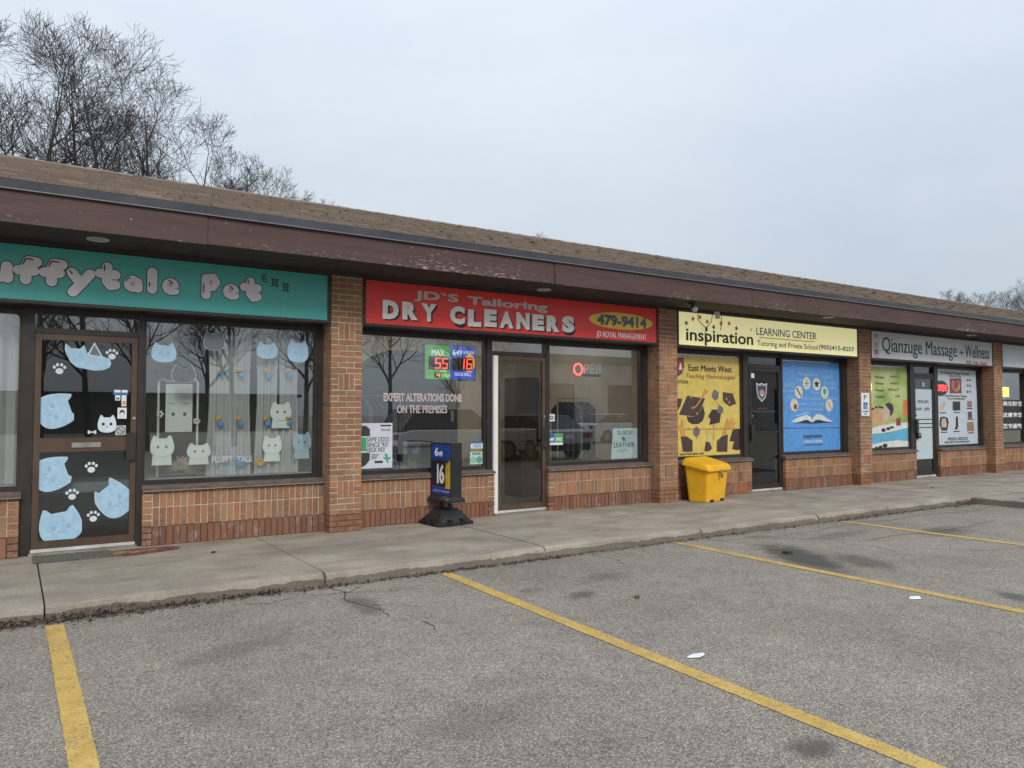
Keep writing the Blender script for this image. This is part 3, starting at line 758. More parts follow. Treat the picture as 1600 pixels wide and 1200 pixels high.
# bay 2: learning centre
low_wall(8.775, 10.76, False, endr=True, broken=True); low_wall(11.68, 13.67, False, endl=True)
window(8.86, 10.60, sill=(8.777, 10.77)); window(11.73, 13.50, sill=(11.64, 13.668))
post(10.635, 10.775); post(11.66, 11.70); B('window_post', MAT['frame'], bld, (13.53, 13.67, YF-.02, 8.99, .69, 2.55))
transom(10.775, 11.66, 'glass_dark')
dC = door(10.80, 11.655, 'frame', 'dark framed glass door with a shield crest sticker', mid=(1.16, 1.19), handle='l')
B('push_bar', MAT['steel'], dC, (10.86, 11.60, YF+.03, YF+.045, 1.53, 1.55))
# bay 3: massage
low_wall(14.06, 16.0, False, endr=True); low_wall(16.96, 18.98, False, endl=True)
window(14.15, 15.89, sill=(14.062, 16.02)); window(17.05, 18.83, sill=(16.95, 18.978))
post(15.92, 16.055); post(16.87, 17.02); B('window_post', MAT['frame'], bld, (18.86, 18.98, YF-.02, 8.99, .69, 2.55))
transom(16.055, 16.87, 'glass_dark')
dD = door(16.07, 16.865, 'frame', 'dark framed door filled with frosted white film', handle='l', hz=1.22)
# bay 4
low_wall(19.37, 21.2, False, endr=True); low_wall(22.2, 24.27, False, endl=True)
window(19.47, 21.05, sill=(19.372, 21.2)); window(22.3, 24.1, sill=(22.19, 24.268))
post(21.08, 21.2); post(22.15, 22.27); B('window_post', MAT['frame'], bld, (24.13, 24.27, YF-.02, 8.99, .69, 2.55))
transom(21.2, 22.15, 'glass_dark')
door(21.22, 22.13, 'frame', 'dark framed glass door past the last brick pier')
# walls beyond the bays in view
B('end_wall', MAT['brick'], bld, (24.66, 30, YW, 9.1, 0, 3.17)); B('end_wall', MAT['brick'], bld, (X0, -7.45, YW, 9.1, 0, 3.17), (-7.06, -2.165, YW, 9.1, 0, 3.17))
# header panels behind and below the signs
for a, b in zip(PX[1:-1], PX[2:]): B('header_panel', MAT['frame'], bld, (a+PWID, b, YF-.01, 9.1, 2.545, 3.17))

# soffit, fascia, metal edge, roof ------------------------------------
xs = [X0, -3.4, 1.1, 5.9, 10.7, 15.5, 20.3, 25.1, X1]
for a, b in zip(xs[:-1], xs[1:]): B('soffit_panel', MAT['soffit'], bld, (a+.003, b-.003, 7.885, 9.1, 3.17, 3.19))
B('soffit_batten', MAT['soffit'], bld, (X0, X1, 8.555, 8.60, 3.135, 3.169))
fx = [X0, -2.1, 1.58, 5.80, 9.615, 12.50, 16.4, 20.6, 25.0, X1]
for i, (a, b) in enumerate(zip(fx[:-1], fx[1:])):
    g = random.Random(i); d = g.uniform(-.004,.004)
    B('fascia_board', MAT['fascia'], bld, (a+.0025, b-.0025, 7.84+d, 7.88, 3.166+d, 3.46))
B('fascia_patch', MAT['fascia'], bld, (5.808, 5.955, 7.826, 7.8355, 3.168, 3.30))
e = MB()
e.loft([[(x, 7.815, 3.452), (x, 7.80, 3.535), (x, 7.83, 3.545), (x, 7.86, 3.52), (x, 7.86, 3.452)] for x in (X0-.05, 2.9, 7.3, 11.9, 17, 22, X1)]); obj('metal_drip_edge', e, MAT['edge'], bld)
B('drip_lip', flat('pale_metal', (.17,.175,.19), .4, .1), bld, (X0-.05, X1, 7.806, 7.8145, 3.446, 3.4555))
YE, ZE, YR, ZR = 7.80, 3.538, 10.36, 4.435
sl = (ZR-ZE)/(YR-YE); L = math.hypot(YR-YE, ZR-ZE); ux, uz = (YR-YE)/L, (ZR-ZE)/L
r = MB()
r.loft([[(x, YE+.03, ZE-.02), (x, YR, ZR-.02), (x, 20, ZR-.04), (x, 20, 3.0), (x, 9.1, 3.2)] for x in (X0, X1)])
roof = obj('roof', r, MAT['edge'], bld)
sm = MB(); g = random.Random(5); ex = .142; nr = int(L/ex)+1
for k in range(nr):
    s0 = k*ex; s1 = min(s0+ex+.02, L); x = X0-.05-g.uniform(0,.3); tone = g.random()
    while x < X1:
        w = g.choice((.16,.16,.2,.26,.33)); t = g.uniform(.008,.02); lift = g.uniform(0,.006)
        a = s0-g.uniform(0,.004); xa, xb = x+.002, min(x+w-.002, X1)
        y0, z0 = YE+ux*a-uz*.0, ZE+uz*a; y1, z1 = YE+ux*s1, ZE+uz*s1
        nx_, nz_ = -uz, ux
        q0 = (y0+nx_*(t+lift), z0+nz_*(t+lift)); q1 = (y1+nx_*.002, z1+nz_*.002); q2 = (y0, z0-.004)
        sm.add([(xa,q2[0],q2[1]),(xb,q2[0],q2[1]),(xb,q0[0],q0[1]),(xa,q0[0],q0[1]),(xb,q1[0],q1[1]),(xa,q1[0],q1[1])], [(0,1,2,3),(3,2,4,5)], min(1,max(.001,(tone*.35+g.random()*.65))))
        x += w
stuff(obj('shingles', sm, MAT['shingle'], roof))
rc = MB(); x = X0
while x < X1:
    rc.loft([[(xx, YR-.13, ZR-.035), (xx, YR, ZR+.018+(.008 if xx == x else 0)), (xx, YR+.13, ZR-.02)] for xx in (x, x+.3)], r=g.random()+.001); x += .28
stuff(obj('ridge_caps', rc, MAT['shingle'], roof))
# recessed lights in the soffit
for x, y in [(.66, 8.18), (5.94, 8.27), (11.79, 7.99), (17.1, 8.2)]:
    m = MB(); n = 24
    m.loft([[(x+q*math.cos(2*math.pi*i/n), y+q*math.sin(2*math.pi*i/n), z) for i in range(n)] for q, z in ((.098,3.169),(.10,3.160),(.088,3.156),(.075,3.160),(.072,3.1685))], cap=False)
    o = obj('recessed_light', m, flat('light_trim', (.52,.51,.49), .5, .1), bld)
    d = MB(); d.add([(x+.073*math.cos(-2*math.pi*i/n), y+.073*math.sin(-2*math.pi*i/n), 3.164) for i in range(n)], [list(range(n))]); obj('lens', d, flat('light_lens', (.33,.33,.32), .3, .1), o)

# rooms behind the glass ------------------------------------------------
def room(a, b, wall, back=13.4, ceil='wall_dark'):
    o = B('room', MAT[wall], bld, (a, b, back, back+.1, .1, 3.0), (a-.05, a, 9.07, back, .1, 3.0), (b, b+.05, 9.07, back, .1, 3.0))
    B('room_floor', MAT['floor_in'], o, (a, b, 9.0, back, .05, .125)); B('room_ceiling', MAT[ceil], o, (a, b, 9.1, back, 2.9, 3.0))
    return o
flat('ceiling_tile', (.5,.49,.45), .9, .08)
room(-1.9, 3.25, 'wall_mid', 11.2, 'wall_mid'); rj = room(3.36, 8.5, 'wall_beige', 12.2, 'ceiling_tile'); room(8.62, 13.8, 'wall_dark', 12.5); room(13.9, 19.1, 'wall_dark', 11.5); room(19.2, 24.4, 'wall_beige', 11.5, 'ceiling_tile')

# ------------------------------------------------------------------ shop signs
def sign(x0, x1, face, label, z0=2.565, z1=3.165):
    t = thing('shop_sign', ((x0+x1)/2, 8.75, z0), label, 'sign', 'signs over the shops')
    yf = YP+.012
    B('cabinet', MAT['frame'], t, (x0, x1, yf+.02, 8.885, z0, z1-.002))
    B('frame', MAT['frame'], t, (x0, x1, yf-.012, yf+.02, z0, z0+.032), (x0, x1, yf-.012, yf+.02, z1-.042, z1-.002), (x0, x0+.035, yf-.012, yf+.02, z0+.032, z1-.042), (x1-.035, x1, yf-.012, yf+.02, z0+.032, z1-.042))
    B('face', face, t, (x0+.035, x1-.035, yf, yf+.0195, z0+.032, z1-.042))
    return t, yf-.001
silver = flat('silver_vinyl', (.70,.67,.70), .45, .06); outl = flat('dark_outline', (.035,.05,.055), .5)
# teal pet shop sign
t, y = sign(-1.77, 3.112, faded('teal_face', (.075,.40,.365)), 'teal sign with silver bubble letters above the pet shop')
L_ = [('F',(-.62,-.41,2.755,3.02)),('l',(-.385,-.28,2.75,3.02)),('u',(-.49,-.265,2.745,2.935)),('f',TB['pet_f1']),('f',TB['pet_f2']),('y',TB['pet_y']),('t',TB['pet_t']),('a',TB['pet_a']),('l',TB['pet_l']),('e',TB['pet_e']),('P',TB['pet_P']),('e',TB['pet_e2']),('t',TB['pet_t2'])]
L_[2] = ('u', (-.235, -.020, 2.756, 2.941))
# plump hand-drawn letters: strokes of round brush in a unit box, swept as fat capsules
STK = {'F': [[(.3,.15),(.3,.8),(.78,.85)],[(.3,.5),(.65,.52)]], 'l': [[(.5,.18),(.5,.85)]], 'u': [[(.18,.8),(.2,.35),(.5,.18),(.8,.35),(.82,.8)],[(.82,.5),(.85,.2)]],
 'f': [[(.42,.14),(.42,.6),(.52,.82),(.82,.80)],[(.15,.47),(.72,.47)]], 'y': [[(.16,.82),(.46,.48)],[(.84,.82),(.46,.40),(.2,.14)]], 't': [[(.45,.86),(.45,.35),(.6,.2),(.82,.24)],[(.14,.62),(.82,.6)]],
 'a': [[(.3,.5),(.34,.64),(.5,.72),(.66,.64),(.7,.5),(.66,.36),(.5,.28),(.34,.36),(.3,.5)],[(.46,.5),(.54,.5)],[(.74,.6),(.77,.26)]], 'e': [[(.74,.56),(.66,.68),(.5,.74),(.34,.66),(.27,.5),(.34,.34),(.52,.26),(.76,.28)],[(.42,.52),(.68,.52)]], 'P': [[(.28,.13),(.28,.8),(.62,.84),(.76,.66),(.6,.48),(.3,.5)]]}
def stroke_letter(ch, bx, y, rr):
    X0_, X1_, Z0_, Z1_ = bx
    main, edge, shine = MB(), MB(), MB()
    sx_ = X1_-X0_; sz = Z1_-Z0_
    for si, st in enumerate(STK[ch]):
        P_ = [(X0_+sx_*u, Z0_+sz*v) for u, v in st]
        # inset so the fat stroke stays in its box
        cx, cz = (X0_+X1_)/2, (Z0_+Z1_)/2
        dense = []
        for a, b in zip(P_[:-1], P_[1:]):
            n = max(2, int(math.dist(a, b)/.02))
            dense += [(a[0]+(b[0]-a[0])*i/n, a[1]+(b[1]-a[1])*i/n) for i in range(n)]
        dense.append(P_[-1])
        for mb, rad, yy in ((edge, rr+.009, y-.001), (main, rr, y-.003)):
            for k in range(0, len(dense)-1):
                a, b = dense[k], dense[k+1]; d = math.atan2(b[1]-a[1], b[0]-a[0])
                n = 9; off = (k*.00003 if mb is edge else k*.00006)+si*(.0004 if mb is edge else .002)
                pts = [(a[0]+rad*math.cos(d+math.pi/2+math.pi*i/n), a[1]+rad*math.sin(d+math.pi/2+math.pi*i/n)) for i in range(n+1)] + [(b[0]+rad*math.cos(d-math.pi/2+math.pi*i/n), b[1]+rad*math.sin(d-math.pi/2+math.pi*i/n)) for i in range(n+1)]
                mb.add([(px, yy-off, pz) for px, pz in pts], [list(range(len(pts)))])
        if si == 0:
            q = dense[int(len(dense)*.5):][-8:] if ch in 'Ff' else dense[:max(3, len(dense)//3)]
            sh = [(px-rr*.55, pz+rr*.45) for px, pz in q]
            for a, b in zip(sh[:-1], sh[1:]):
                dx, dz = b[0]-a[0], b[1]-a[1]; l = math.hypot(dx, dz) or 1; w = .006
                shine.add([(a[0]-dz/l*w, y-.0085, a[1]+dx/l*w), (a[0]+dz/l*w, y-.0085, a[1]-dx/l*w), (b[0]+dz/l*w, y-.0085, b[1]-dx/l*w), (b[0]-dz/l*w, y-.0085, b[1]+dx/l*w)], [(0,1,2,3)])
    return main, edge, shine
for ch, bx in L_:
    rr = {'l': .048, 'a': .045, 'e': .042}.get(ch, .047)
    main, edge, shine = stroke_letter(ch, bx, y, rr)
    o = obj('letter', main, silver, t); obj('letter_outline', edge, outl, o); obj('letter_shine', shine, outl, o)
    if ch in 'aeP':
        cx = bx[0]+(bx[1]-bx[0])*(.5 if ch != 'P' else .52); cz = bx[2]+(bx[3]-bx[2])*(.5 if ch == 'a' else .64 if ch == 'P' else .6)
        if ch == 'e': plate('letter_notch', [(bx[0]+(bx[1]-bx[0])*u, bx[2]+(bx[3]-bx[2])*v) for u, v in ((.66,.41),(1.08,.47),(1.08,.34))], y-.0085, MAT['teal_face'], o, .001)
        plate('letter_eye', ell(cx, cz, .017, .02), y-.0085, outl, o, .001); plate('letter_eye', ell(cx, cz, .011, .013), y-.0097, silver, o, .001)
for s, k in zip('毛茸茸', ('pet_k1','pet_k2','pet_k3')): text(s, TB[k], y, outl, t, full=True, bold=.01)
# red dry cleaners sign
t, y = sign(3.518, 8.378, faded('red_face', (.78,.05,.04)), 'red dry cleaners sign with white brush letters and yellow oval')
wl = flat('white_letter', (.84,.83,.80), .45); bk = flat('black_letter', (.02,.02,.02), .5)
text('JD`S', TB['jds'], y, flat('grey_letter', (.60,.56,.54), .5), t, bold=.035); text('Tailoring', TB['tail'], y, MAT['grey_letter'], t, bold=.035)
def brush(word, bx, sd):
    g = random.Random(sd); n = len(word); w = (bx[1]-bx[0])/n
    wid = {'I': .4, 'L': .92, 'E': .9}
    tot = sum(wid.get(c, 1) for c in word); x = bx[0]
    for c in word:
        ww = (bx[1]-bx[0])*wid.get(c, 1)/tot; dz = g.uniform(-.008,.008); gap = .035*ww/.26
        b2 = (x, x+ww-gap-.012, bx[2]+dz, bx[3]+dz+g.uniform(-.01,.006))
        text(c, (b2[0]+.026, b2[1]+.026, b2[2]-.018, b2[3]-.018), y, bk, t, name='letter_shadow', bold=.075)
        text(c, b2, y-.0022, wl, t, name='letter', bold=.07, ext=.004); x += ww
brush('DRY', TB['dry'], 1); brush('CLEANERS', TB['clean'], 2)
a = TB['ell']; plate('oval', ell((a[0]+a[1])/2, (a[2]+a[3])/2-.005, (a[1]-a[0])/2, .125, 40), y, flat('yellow_oval', (.86,.60,.08), .45), t)
text('479-9414', (TB['ph'][0]+.008, TB['ph'][1]+.008, TB['ph'][2]-.008, TB['ph'][3]-.008), y-.0023, bk, t, bold=.03); text('479-9414', TB['ph'], y-.0045, flat('blue_digit', (.09,.15,.24), .5), t, bold=.02)
text('JD ROYAL MANAGEMENT', TB['royal'], y, wl, t, bold=.02)
# yellow learning centre sign, lit from inside
fy = M('lit_yellow_face', (.80,.74,.33), .4, var=.05, vs=1.2, emis=(.90,.84,.46), estr=.38)
t, y = sign(8.783, 13.662, fy, 'pale yellow learning center sign with stars and phone number')
dk = flat('dark_letter', (.035,.03,.018), .5); tl = flat('blue_letter', (.03,.13,.20), .5); og = flat('orange_print', (.72,.30,.04), .5); gn = flat('green_print', (.05,.18,.08), .5)
text('inspiration', TB['insp'], y, dk, t, bold=.018); text('LEARNING CENTER', TB['learn'], y, tl, t, bold=.006); text('Tutoring and Private School', TB['tut'], y, dk, t, bold=.004); text('(905)415-8257', TB['ph2'], y, tl, t, bold=.018, full=True)
l = TB['line']; B('underline', og, t, (l[0], l[1], y-.002, y, l[2], l[3]))
for i, (x, z) in enumerate(STARS):
    rr = .05 if i < 8 else .03
    plate('star', [(x+(rr if k % 2 == 0 else rr*.42)*math.sin(math.pi*k/5+.2*i), z+(rr if k % 2 == 0 else rr*.42)*math.cos(math.pi*k/5+.2*i)) for k in range(10)], y, gn if i in (0,4,7) else og, t)
# white massage sign
t, y = sign(14.068, 18.972, faded('white_face', (.66,.67,.70)), 'white massage sign with dark green letters and red seal')
dg = flat('dark_green_letter', (.012,.085,.065), .5); rd = flat('seal_red', (.40,.035,.045), .5)
text('Qianzuge Massage', (TB['mass'][0], 17.36, TB['mass'][2]+.01, TB['mass'][3]), y, dg, t, bold=.010); text('+', (17.45, 17.66, 2.79, 2.90), y, dg, t, bold=.01, full=True); text('Wellness', (17.70, 18.80, TB['mass'][2]+.01, TB['mass'][3]), y, dg, t, bold=.014)
text('905-946-0666', TB['ph3'], y, rd, t, bold=.01)
s_ = TB['seal']; cx = (s_[0]+s_[1])/2; hw = .085
def capsule(h): return [(cx+h*math.cos(q), s_[3]-.09+h*math.sin(q)) for q in [math.pi*i/10 for i in range(11)]] + [(cx+h*math.cos(q), s_[2]+.09+h*math.sin(q)) for q in [math.pi+math.pi*i/10 for i in range(11)]]
plate('seal', capsule(.088), y, rd, t); plate('seal_inner', capsule(.076), y-.0022, MAT['white_face'], t)
for i, c in enumerate('千足閣'): text(c, (cx-.055, cx+.055, s_[3]-.14-i*.14, s_[3]-.03-i*.14), y-.0045, rd, t, full=True, bold=.015)
t, y = sign(19.378, 24.262, MAT['white_face'], 'blank white sign at the right edge beyond the massage shop')

# ------------------------------------------------------------------ things fixed to the facade
t = thing('parking_permit_sign', (13.82, YP, 1.46), 'small white accessible parking sign on a brick pier', 'sign')
B('panel', MAT['paper'], t, (13.70, 13.965, YP-.012, YP-.006, 1.455, 1.90))
B('wheelchair_square', flat('sign_blue', (.02,.10,.35), .5), t, (13.765, 13.90, YP-.0145, YP-.0121, 1.585, 1.715))
m = MB(); y = YP-.0147
for a, b in (((13.82,1.695),(13.82,1.65)),((13.82,1.65),(13.85,1.65)),((13.85,1.65),(13.87,1.61))): m.tube([(a[0],y-.001,a[1]),(b[0],y-.001,b[1])], .006, 6)
m.tube([(13.83+.03*math.cos(q), y-.001, 1.628+.03*math.sin(q)) for q in [2.3+.35*i for i in range(12)]], .005, 6)
obj('wheelchair_symbol', m, MAT['paper'], t)
text('P', (13.785,13.88,1.76,1.86), YP-.0122, bk, t); text('BY PERMIT', (13.73,13.935,1.525,1.555), YP-.0122, bk, t, bold=.02); text('ONLY', (13.78,13.885,1.48,1.508), YP-.0122, bk, t, bold=.02)

t = thing('flood_lamp', (8.53, 8.08, 3.0), 'small bare bulb lamp under the soffit beside the yellow sign', 'lamp')
m = MB(); m.tube([(8.53,8.08,3.17),(8.53,8.08,3.135)], .05, 14); obj('mount', m, MAT['frame'], t)
m = MB(); m.tube([(8.53,8.08,3.135),(8.55,8.06,3.10)], [.025,.03], 12); obj('socket', m, MAT['black'], t)
m = MB(); m.ball((8.565,8.045,3.075), .048,.048,.045, 14, 9); obj('bulb', m, flat('bulb_glass', (.62,.60,.55), .2), t, smooth=True)
t = thing('hanging_cables', (9.5, 8.55, 2.85), 'thin loose cables dangling in front of the yellow sign', 'cables')
m = MB()
for pts in ([(9.20,3.165),(9.21,3.013),(9.295,2.93),(9.378,2.891),(9.45,2.93),(9.507,3.003),(9.543,3.165)], [(9.378,2.893),(9.37,2.80),(9.40,2.73),(9.42,2.66)], [(9.746,3.165),(9.766,3.02),(9.72,2.867)]):
    m = MB(); m.tube([(x, 8.575+.01*math.sin(i*2), z) for i, (x, z) in enumerate(pts)], .0065, 6); obj('cable', m, flat('cable_brown', (.16,.09,.03), .6), t)
m = MB(); m.prism_xz([(9.355,2.90),(9.40,2.895),(9.405,2.83),(9.36,2.84)], 8.558, 8.566); obj('cable_tag', m, MAT['black'], t)
tag(plate('paper_note', [(9.53,3.16),(9.655,3.165),(9.665,3.05),(9.55,3.045)], 8.53, MAT['paper']), 'white square paper note hanging from the soffit above the yellow sign', 'note')

# ------------------------------------------------------------------ yellow salt bin
def bin_mat():
    mm, N, out, nt = newmat('scuffed_yellow_plastic'); p = pos(N)
    c = ramp(N, noise(N, p, 4, 5), [(.3, (.74,.37,.010)), (.7, (.84,.47,.018))])
    c = mix(N, ramp(N, noise(N, sclv(N, p, (6,6,1.2)), 5, 6, .7), [(.56, 0.0), (.72, .45)]), c, (.38,.24,.06))
    c = mix(N, ramp(N, noise(N, p, 60, 4, .8), [(.66, 0.0), (.72, .5)]), c, (.30,.20,.07))
    principled(N, out, nt, c, ramp(N, noise(N, p, 9), [(.3, .38), (.7, .62)]), 0, noise(N, p, 90, 3), .12, .003); return mm
t = thing('salt_bin', (9.27, 8.49, .12), 'yellow plastic salt bin with padlock against the brick wall', 'bin')
yb = bin_mat(); bx_, by_ = 9.27, 8.49
def rr_ring(hw, hd, z, zf=None, c=.05, n=5, dy=0):
    out = []
    for sx_, sy_, a0 in ((1,1,0),(-1,1,90),(-1,-1,180),(1,-1,270)):
        for i in range(n):
            a = R(a0+90*i/(n-1)); yy = sy_*(hd-c)+c*math.sin(a)
            zz = z if zf is None else zf + (z-zf)*((yy+hd)/(2*hd))
            out.append((bx_+sx_*(hw-c)+c*math.cos(a), by_+dy+yy, zz))
    return out
m = MB(); m.loft([rr_ring(.275,.175,.125), rr_ring(.278,.178,.14), rr_ring(.318,.215,.60), rr_ring(.322,.22,.70,.61)]); obj('body', m, yb, t)
m = MB(); m.loft([rr_ring(.352,.25,.695,.605), rr_ring(.360,.258,.70,.61), rr_ring(.358,.256,.735,.645), rr_ring(.350,.248,.742,.652), rr_ring(.345,.243,.765,.672), rr_ring(.318,.215,.802,.705), rr_ring(.26,.16,.812,.725)]); lid = obj('lid', m, yb, t)
for dx in (-.19, 0, .19):
    m = MB(); m.loft([[(bx_+dx-.03*k, by_-(.178+.037*q)-.004, .15+.43*q+.02), (bx_+dx+.03*k, by_-(.178+.037*q)-.004, .15+.43*q+.02), (bx_+dx+.03*k, by_-(.178+.037*q)+.02, .15+.43*q+.02), (bx_+dx-.03*k, by_-(.178+.037*q)+.02, .15+.43*q+.02)] for q, k in ((.12,.6),(.16,1),(.78,1),(.82,.6))]); obj('moulded_rib', m, yb, t)
for dx in (-.16, .16): B('forklift_notch', MAT['black'], t, (bx_+dx-.06, bx_+dx+.06, by_-.1825, by_-.172, .122, .162))
m = MB(); m.box(bx_-.02, bx_+.02, by_-.262, by_-.235, .54, .63); obj('hasp', m, MAT['steel'], lid)
m = MB(); m.tube([(bx_-.014,by_-.268,.54),(bx_-.014,by_-.268,.565),(bx_,by_-.268,.58),(bx_+.014,by_-.268,.565),(bx_+.014,by_-.268,.54)], .004, 6); m.box(bx_-.022, bx_+.022, by_-.279, by_-.258, .50, .542); obj('padlock', m, flat('padlock_brass', (.22,.16,.08), .4, metal=.6), t)
t.rotation_euler.z = R(13)

# ------------------------------------------------------------------ lottery sidewalk sign on its rubber base
t = thing('sidewalk_sign', (4.62, 8.56, .12), 'black framed blue lottery sidewalk sign on a heavy rubber base', 'sign')
cx, cy = 4.62, 8.56
def sq(h, z, c=.03, hy=None):
    hy = hy or h
    return [(cx-h+c,cy-hy,z),(cx+h-c,cy-hy,z),(cx+h,cy-hy+c,z),(cx+h,cy+hy-c,z),(cx+h-c,cy+hy,z),(cx-h+c,cy+hy,z),(cx-h,cy+hy-c,z),(cx-h,cy-hy+c,z)]
m = MB(); m.loft([sq(.245,.121), sq(.262,.125), sq(.262,.155), sq(.245,.165), sq(.13,.30), sq(.12,.31)]); base_ = obj('base', m, MAT['black'], t)
for dy in (-.09, .09): B('wheel_slot', flat('slot_black', (.006,.006,.007), .7), base_, (cx-.2695, cx-.2, cy+dy-.03, cy+dy+.03, .126, .20))
for dx in (-.09, .09): B('wheel_slot', MAT['slot_black'], base_, (cx+dx-.03, cx+dx+.03, cy-.2695, cy-.2, .126, .20))
m = MB()
for dy in (-.09, .09): m.tube([(cx,cy+dy,.30),(cx,cy+dy,.41)], .028, 10)
obj('spring', m, MAT['black'], t)
m = MB(); m.loft([sq(.11,.40,.02,.24), sq(.13,.405,.02,.26), sq(.13,.43,.02,.26), sq(.085,.475,.02,.25)]); obj('tray', m, MAT['black'], t)
pf = cx-.075
m = MB(); m.box(pf+.012, cx+.075, cy-.245, cy+.245, .47, 1.14); fr = obj('panel_body', m, MAT['black'], t)
m = MB(); m.box(pf-.004,pf+.012,cy-.245,cy-.222,.47,1.14); m.box(pf-.004,pf+.012,cy+.222,cy+.245,.47,1.14); m.box(pf-.004,pf+.012,cy-.222,cy+.222,1.12,1.14); m.box(pf-.004,pf+.012,cy-.222,cy+.222,.47,.49); obj('panel_frame', m, MAT['black'], t)
B('poster_blue', flat('lottery_blue', (.012,.055,.30), .25, .2, vs=3), t, (pf, pf+.0115, cy-.222, cy+.222, .49, 1.12))
B('poster_gold', flat('lottery_gold', (.62,.42,.05), .3, .25, vs=6), t, (pf-.002, pf-.0002, cy-.222, cy-.10, .57, .92))
B('number_board', MAT['black'], t, (pf-.006, pf-.0022, cy-.105, cy+.20, .60, .90))
B('number_hood', MAT['black'], t, (pf-.03, pf-.0062, cy-.18, cy+.21, .895, .925))
def side_text(s, y0, y1, z0, z1, mat, xx, **k):       # lettering on the face that looks to -X
    o = text(s, (0, y1-y0, z0, z1), 0, mat, None, **k)
    o.rotation_euler.z = R(-90); o.parent = t; o['label'] = 'white lettering on the sidewalk sign'
    o.location = Vector((xx, (y0+y1)/2, z0)) - WP[t]; return o
side_text('6', cy+.06, cy+.15, .965, 1.075, wl, pf-.002, bold=.03); side_text('49', cy-.035, cy+.055, .965, 1.03, wl, pf-.002, bold=.03)
side_text('1', cy+.05, cy+.085, .625, .875, wl, pf-.0075, bold=.03); side_text('6', cy-.085, cy+.03, .625, .875, wl, pf-.0075, bold=.03)
side_text('JACKPOT MILLION', cy-.19, cy+.19, .515, .535, flat('pale_blue_print', (.35,.45,.62), .5), pf-.002, bold=.01)
t.rotation_euler.z = R(4)

# door mats
m = MB(); m.box(.20, .86, 8.36, 8.76, .1215, .131); tag(obj('door_mat', m, flat('mat_grey', (.13,.125,.095), .95, .4, vs=30, bump=.8, bs=120)), 'thin grey rubber mat at the pet shop door', 'mat')
t = thing('door_mat', (1.15, 8.5, .121), 'faded red and yellow mat at the foot of the brick wall', 'mat')
m = MB(); g = random.Random(3)
pts = [(.83,8.37),(1.05,8.33),(1.30,8.40),(1.46,8.47),(1.50,8.58),(1.40,8.66),(1.1,8.70),(.84,8.66)]
n = len(pts); m.add([(x,y,.1215) for x,y in pts]+[(x,y,.1285) for x,y in pts], [list(range(n-1,-1,-1)), list(range(n,2*n))]+[(i,(i+1)%n,n+(i+1)%n,n+i) for i in range(n)])
obj('mat_body', m, flat('mat_red', (.19,.07,.05), .95, .5, vs=14, bump=.6, bs=120), t)
m = MB(); m.add([(x,y,.130) for x,y in [(.87,8.46),(1.05,8.44),(1.25,8.50),(1.30,8.56),(1.05,8.55),(.88,8.60)]], [list(range(6))]); obj('mat_patch', m, flat('mat_yellow', (.30,.22,.075), .95, .5, vs=14), t)

# litter
def scrap(x, y, s, mat, label, name='litter', cat='litter', h=.012):
    g = random.Random(int(x*100)); n = 8; m = MB()
    top = [(x+s*(1+g.uniform(-.4,.4))*math.cos(2*math.pi*i/n), y+s*.6*(1+g.uniform(-.4,.4))*math.sin(2*math.pi*i/n)) for i in range(n)]
    m.loft([[(a,b,.005+g.uniform(0,.002)) for a,b in top], [(x+(a-x)*.8,y+(b-y)*.8,h+g.uniform(-.003,.003)) for a,b in top]])
    return tag(obj(name, m, mat), label, cat)
scrap(3.60, 3.40, .06, MAT['paper'], 'white crumpled paper scrap on the asphalt beside the second yellow line', 'paper_scrap')
scrap(6.22, 3.46, .075, MAT['paper'], 'white flattened paper scrap near the third yellow line', 'paper_scrap')
scrap(4.32, 4.72, .03, flat('leaf_brown', (.10,.06,.035), .9, .4), 'curled brown leaf lying on the open asphalt', 'fallen_leaf', 'leaf', .02)
B_ = MB(); B_.box(6.99, 7.065, 5.26, 5.335, .002, .028); tag(obj('drain_block', B_, flat('dark_block', (.045,.042,.04), .9, .3)), 'small dark square block on the damp asphalt patch', 'block')
scrap(1.72, 8.05, .022, MAT['black'], 'tiny black scrap on the sidewalk before the pet shop', 'litter', 'litter', .02).location.z = .121
scrap(14.3, 7.6, .04, MAT['leaf_brown'], 'small brown leaf on the far sidewalk', 'fallen_leaf', 'leaf', .02).location.z = .121
# dead leaves and twigs against the kerb
m = MB(); g = random.Random(11)
def heap(x): return .35+.65*max(0, math.sin(x*1.9+.6))*max(0, math.sin(x*.7+1.3))+ (.35 if x < 2.0 else 0) + (1.2 if 12.6 < x < 13.4 else 0)
for i in range(6500):
    x = g.uniform(-1.2, 13.4)
    if x > 5 and g.random() < .35: x = g.uniform(-1.2, 5)
    hp = heap(x)
    if g.random() > hp*.75: continue
    d = abs(g.gauss(0, .03+.022*hp)); y = (6.49 if x > 2 else 6.53)-d
    z = .004+max(0, (.05*min(hp,1.4)*(1-d/.12)))*g.random()
    s_ = g.uniform(.006, .02); a = g.uniform(0, 6.28); b = s_*g.uniform(.25,.7)
    ca, sa = math.cos(a), math.sin(a); t1, t2 = g.uniform(-.008,.012), g.uniform(-.006,.008)
    m.add([(x+ca*s_,y+sa*s_,z+t1),(x-sa*b,y+ca*b,z+t2),(x-ca*s_,y-sa*s_,z+max(0,-t1)),(x+sa*b,y-ca*b,z+max(0,-t2)+.002)], [(0,1,2,3)], g.random()+.001)
for i in range(260):
    x = g.uniform(-1.2, 13.4); y = (6.47 if x > 2 else 6.5)-abs(g.gauss(0,.05)); a = g.gauss(0,.5); l = g.uniform(.03,.11); z = g.uniform(.006,.03)
    m.tube([(x,y,z),(x+l*math.cos(a),y+l*math.sin(a)*.5,z+g.uniform(-.003,.01))], .0018, 3, g.random()+.001)
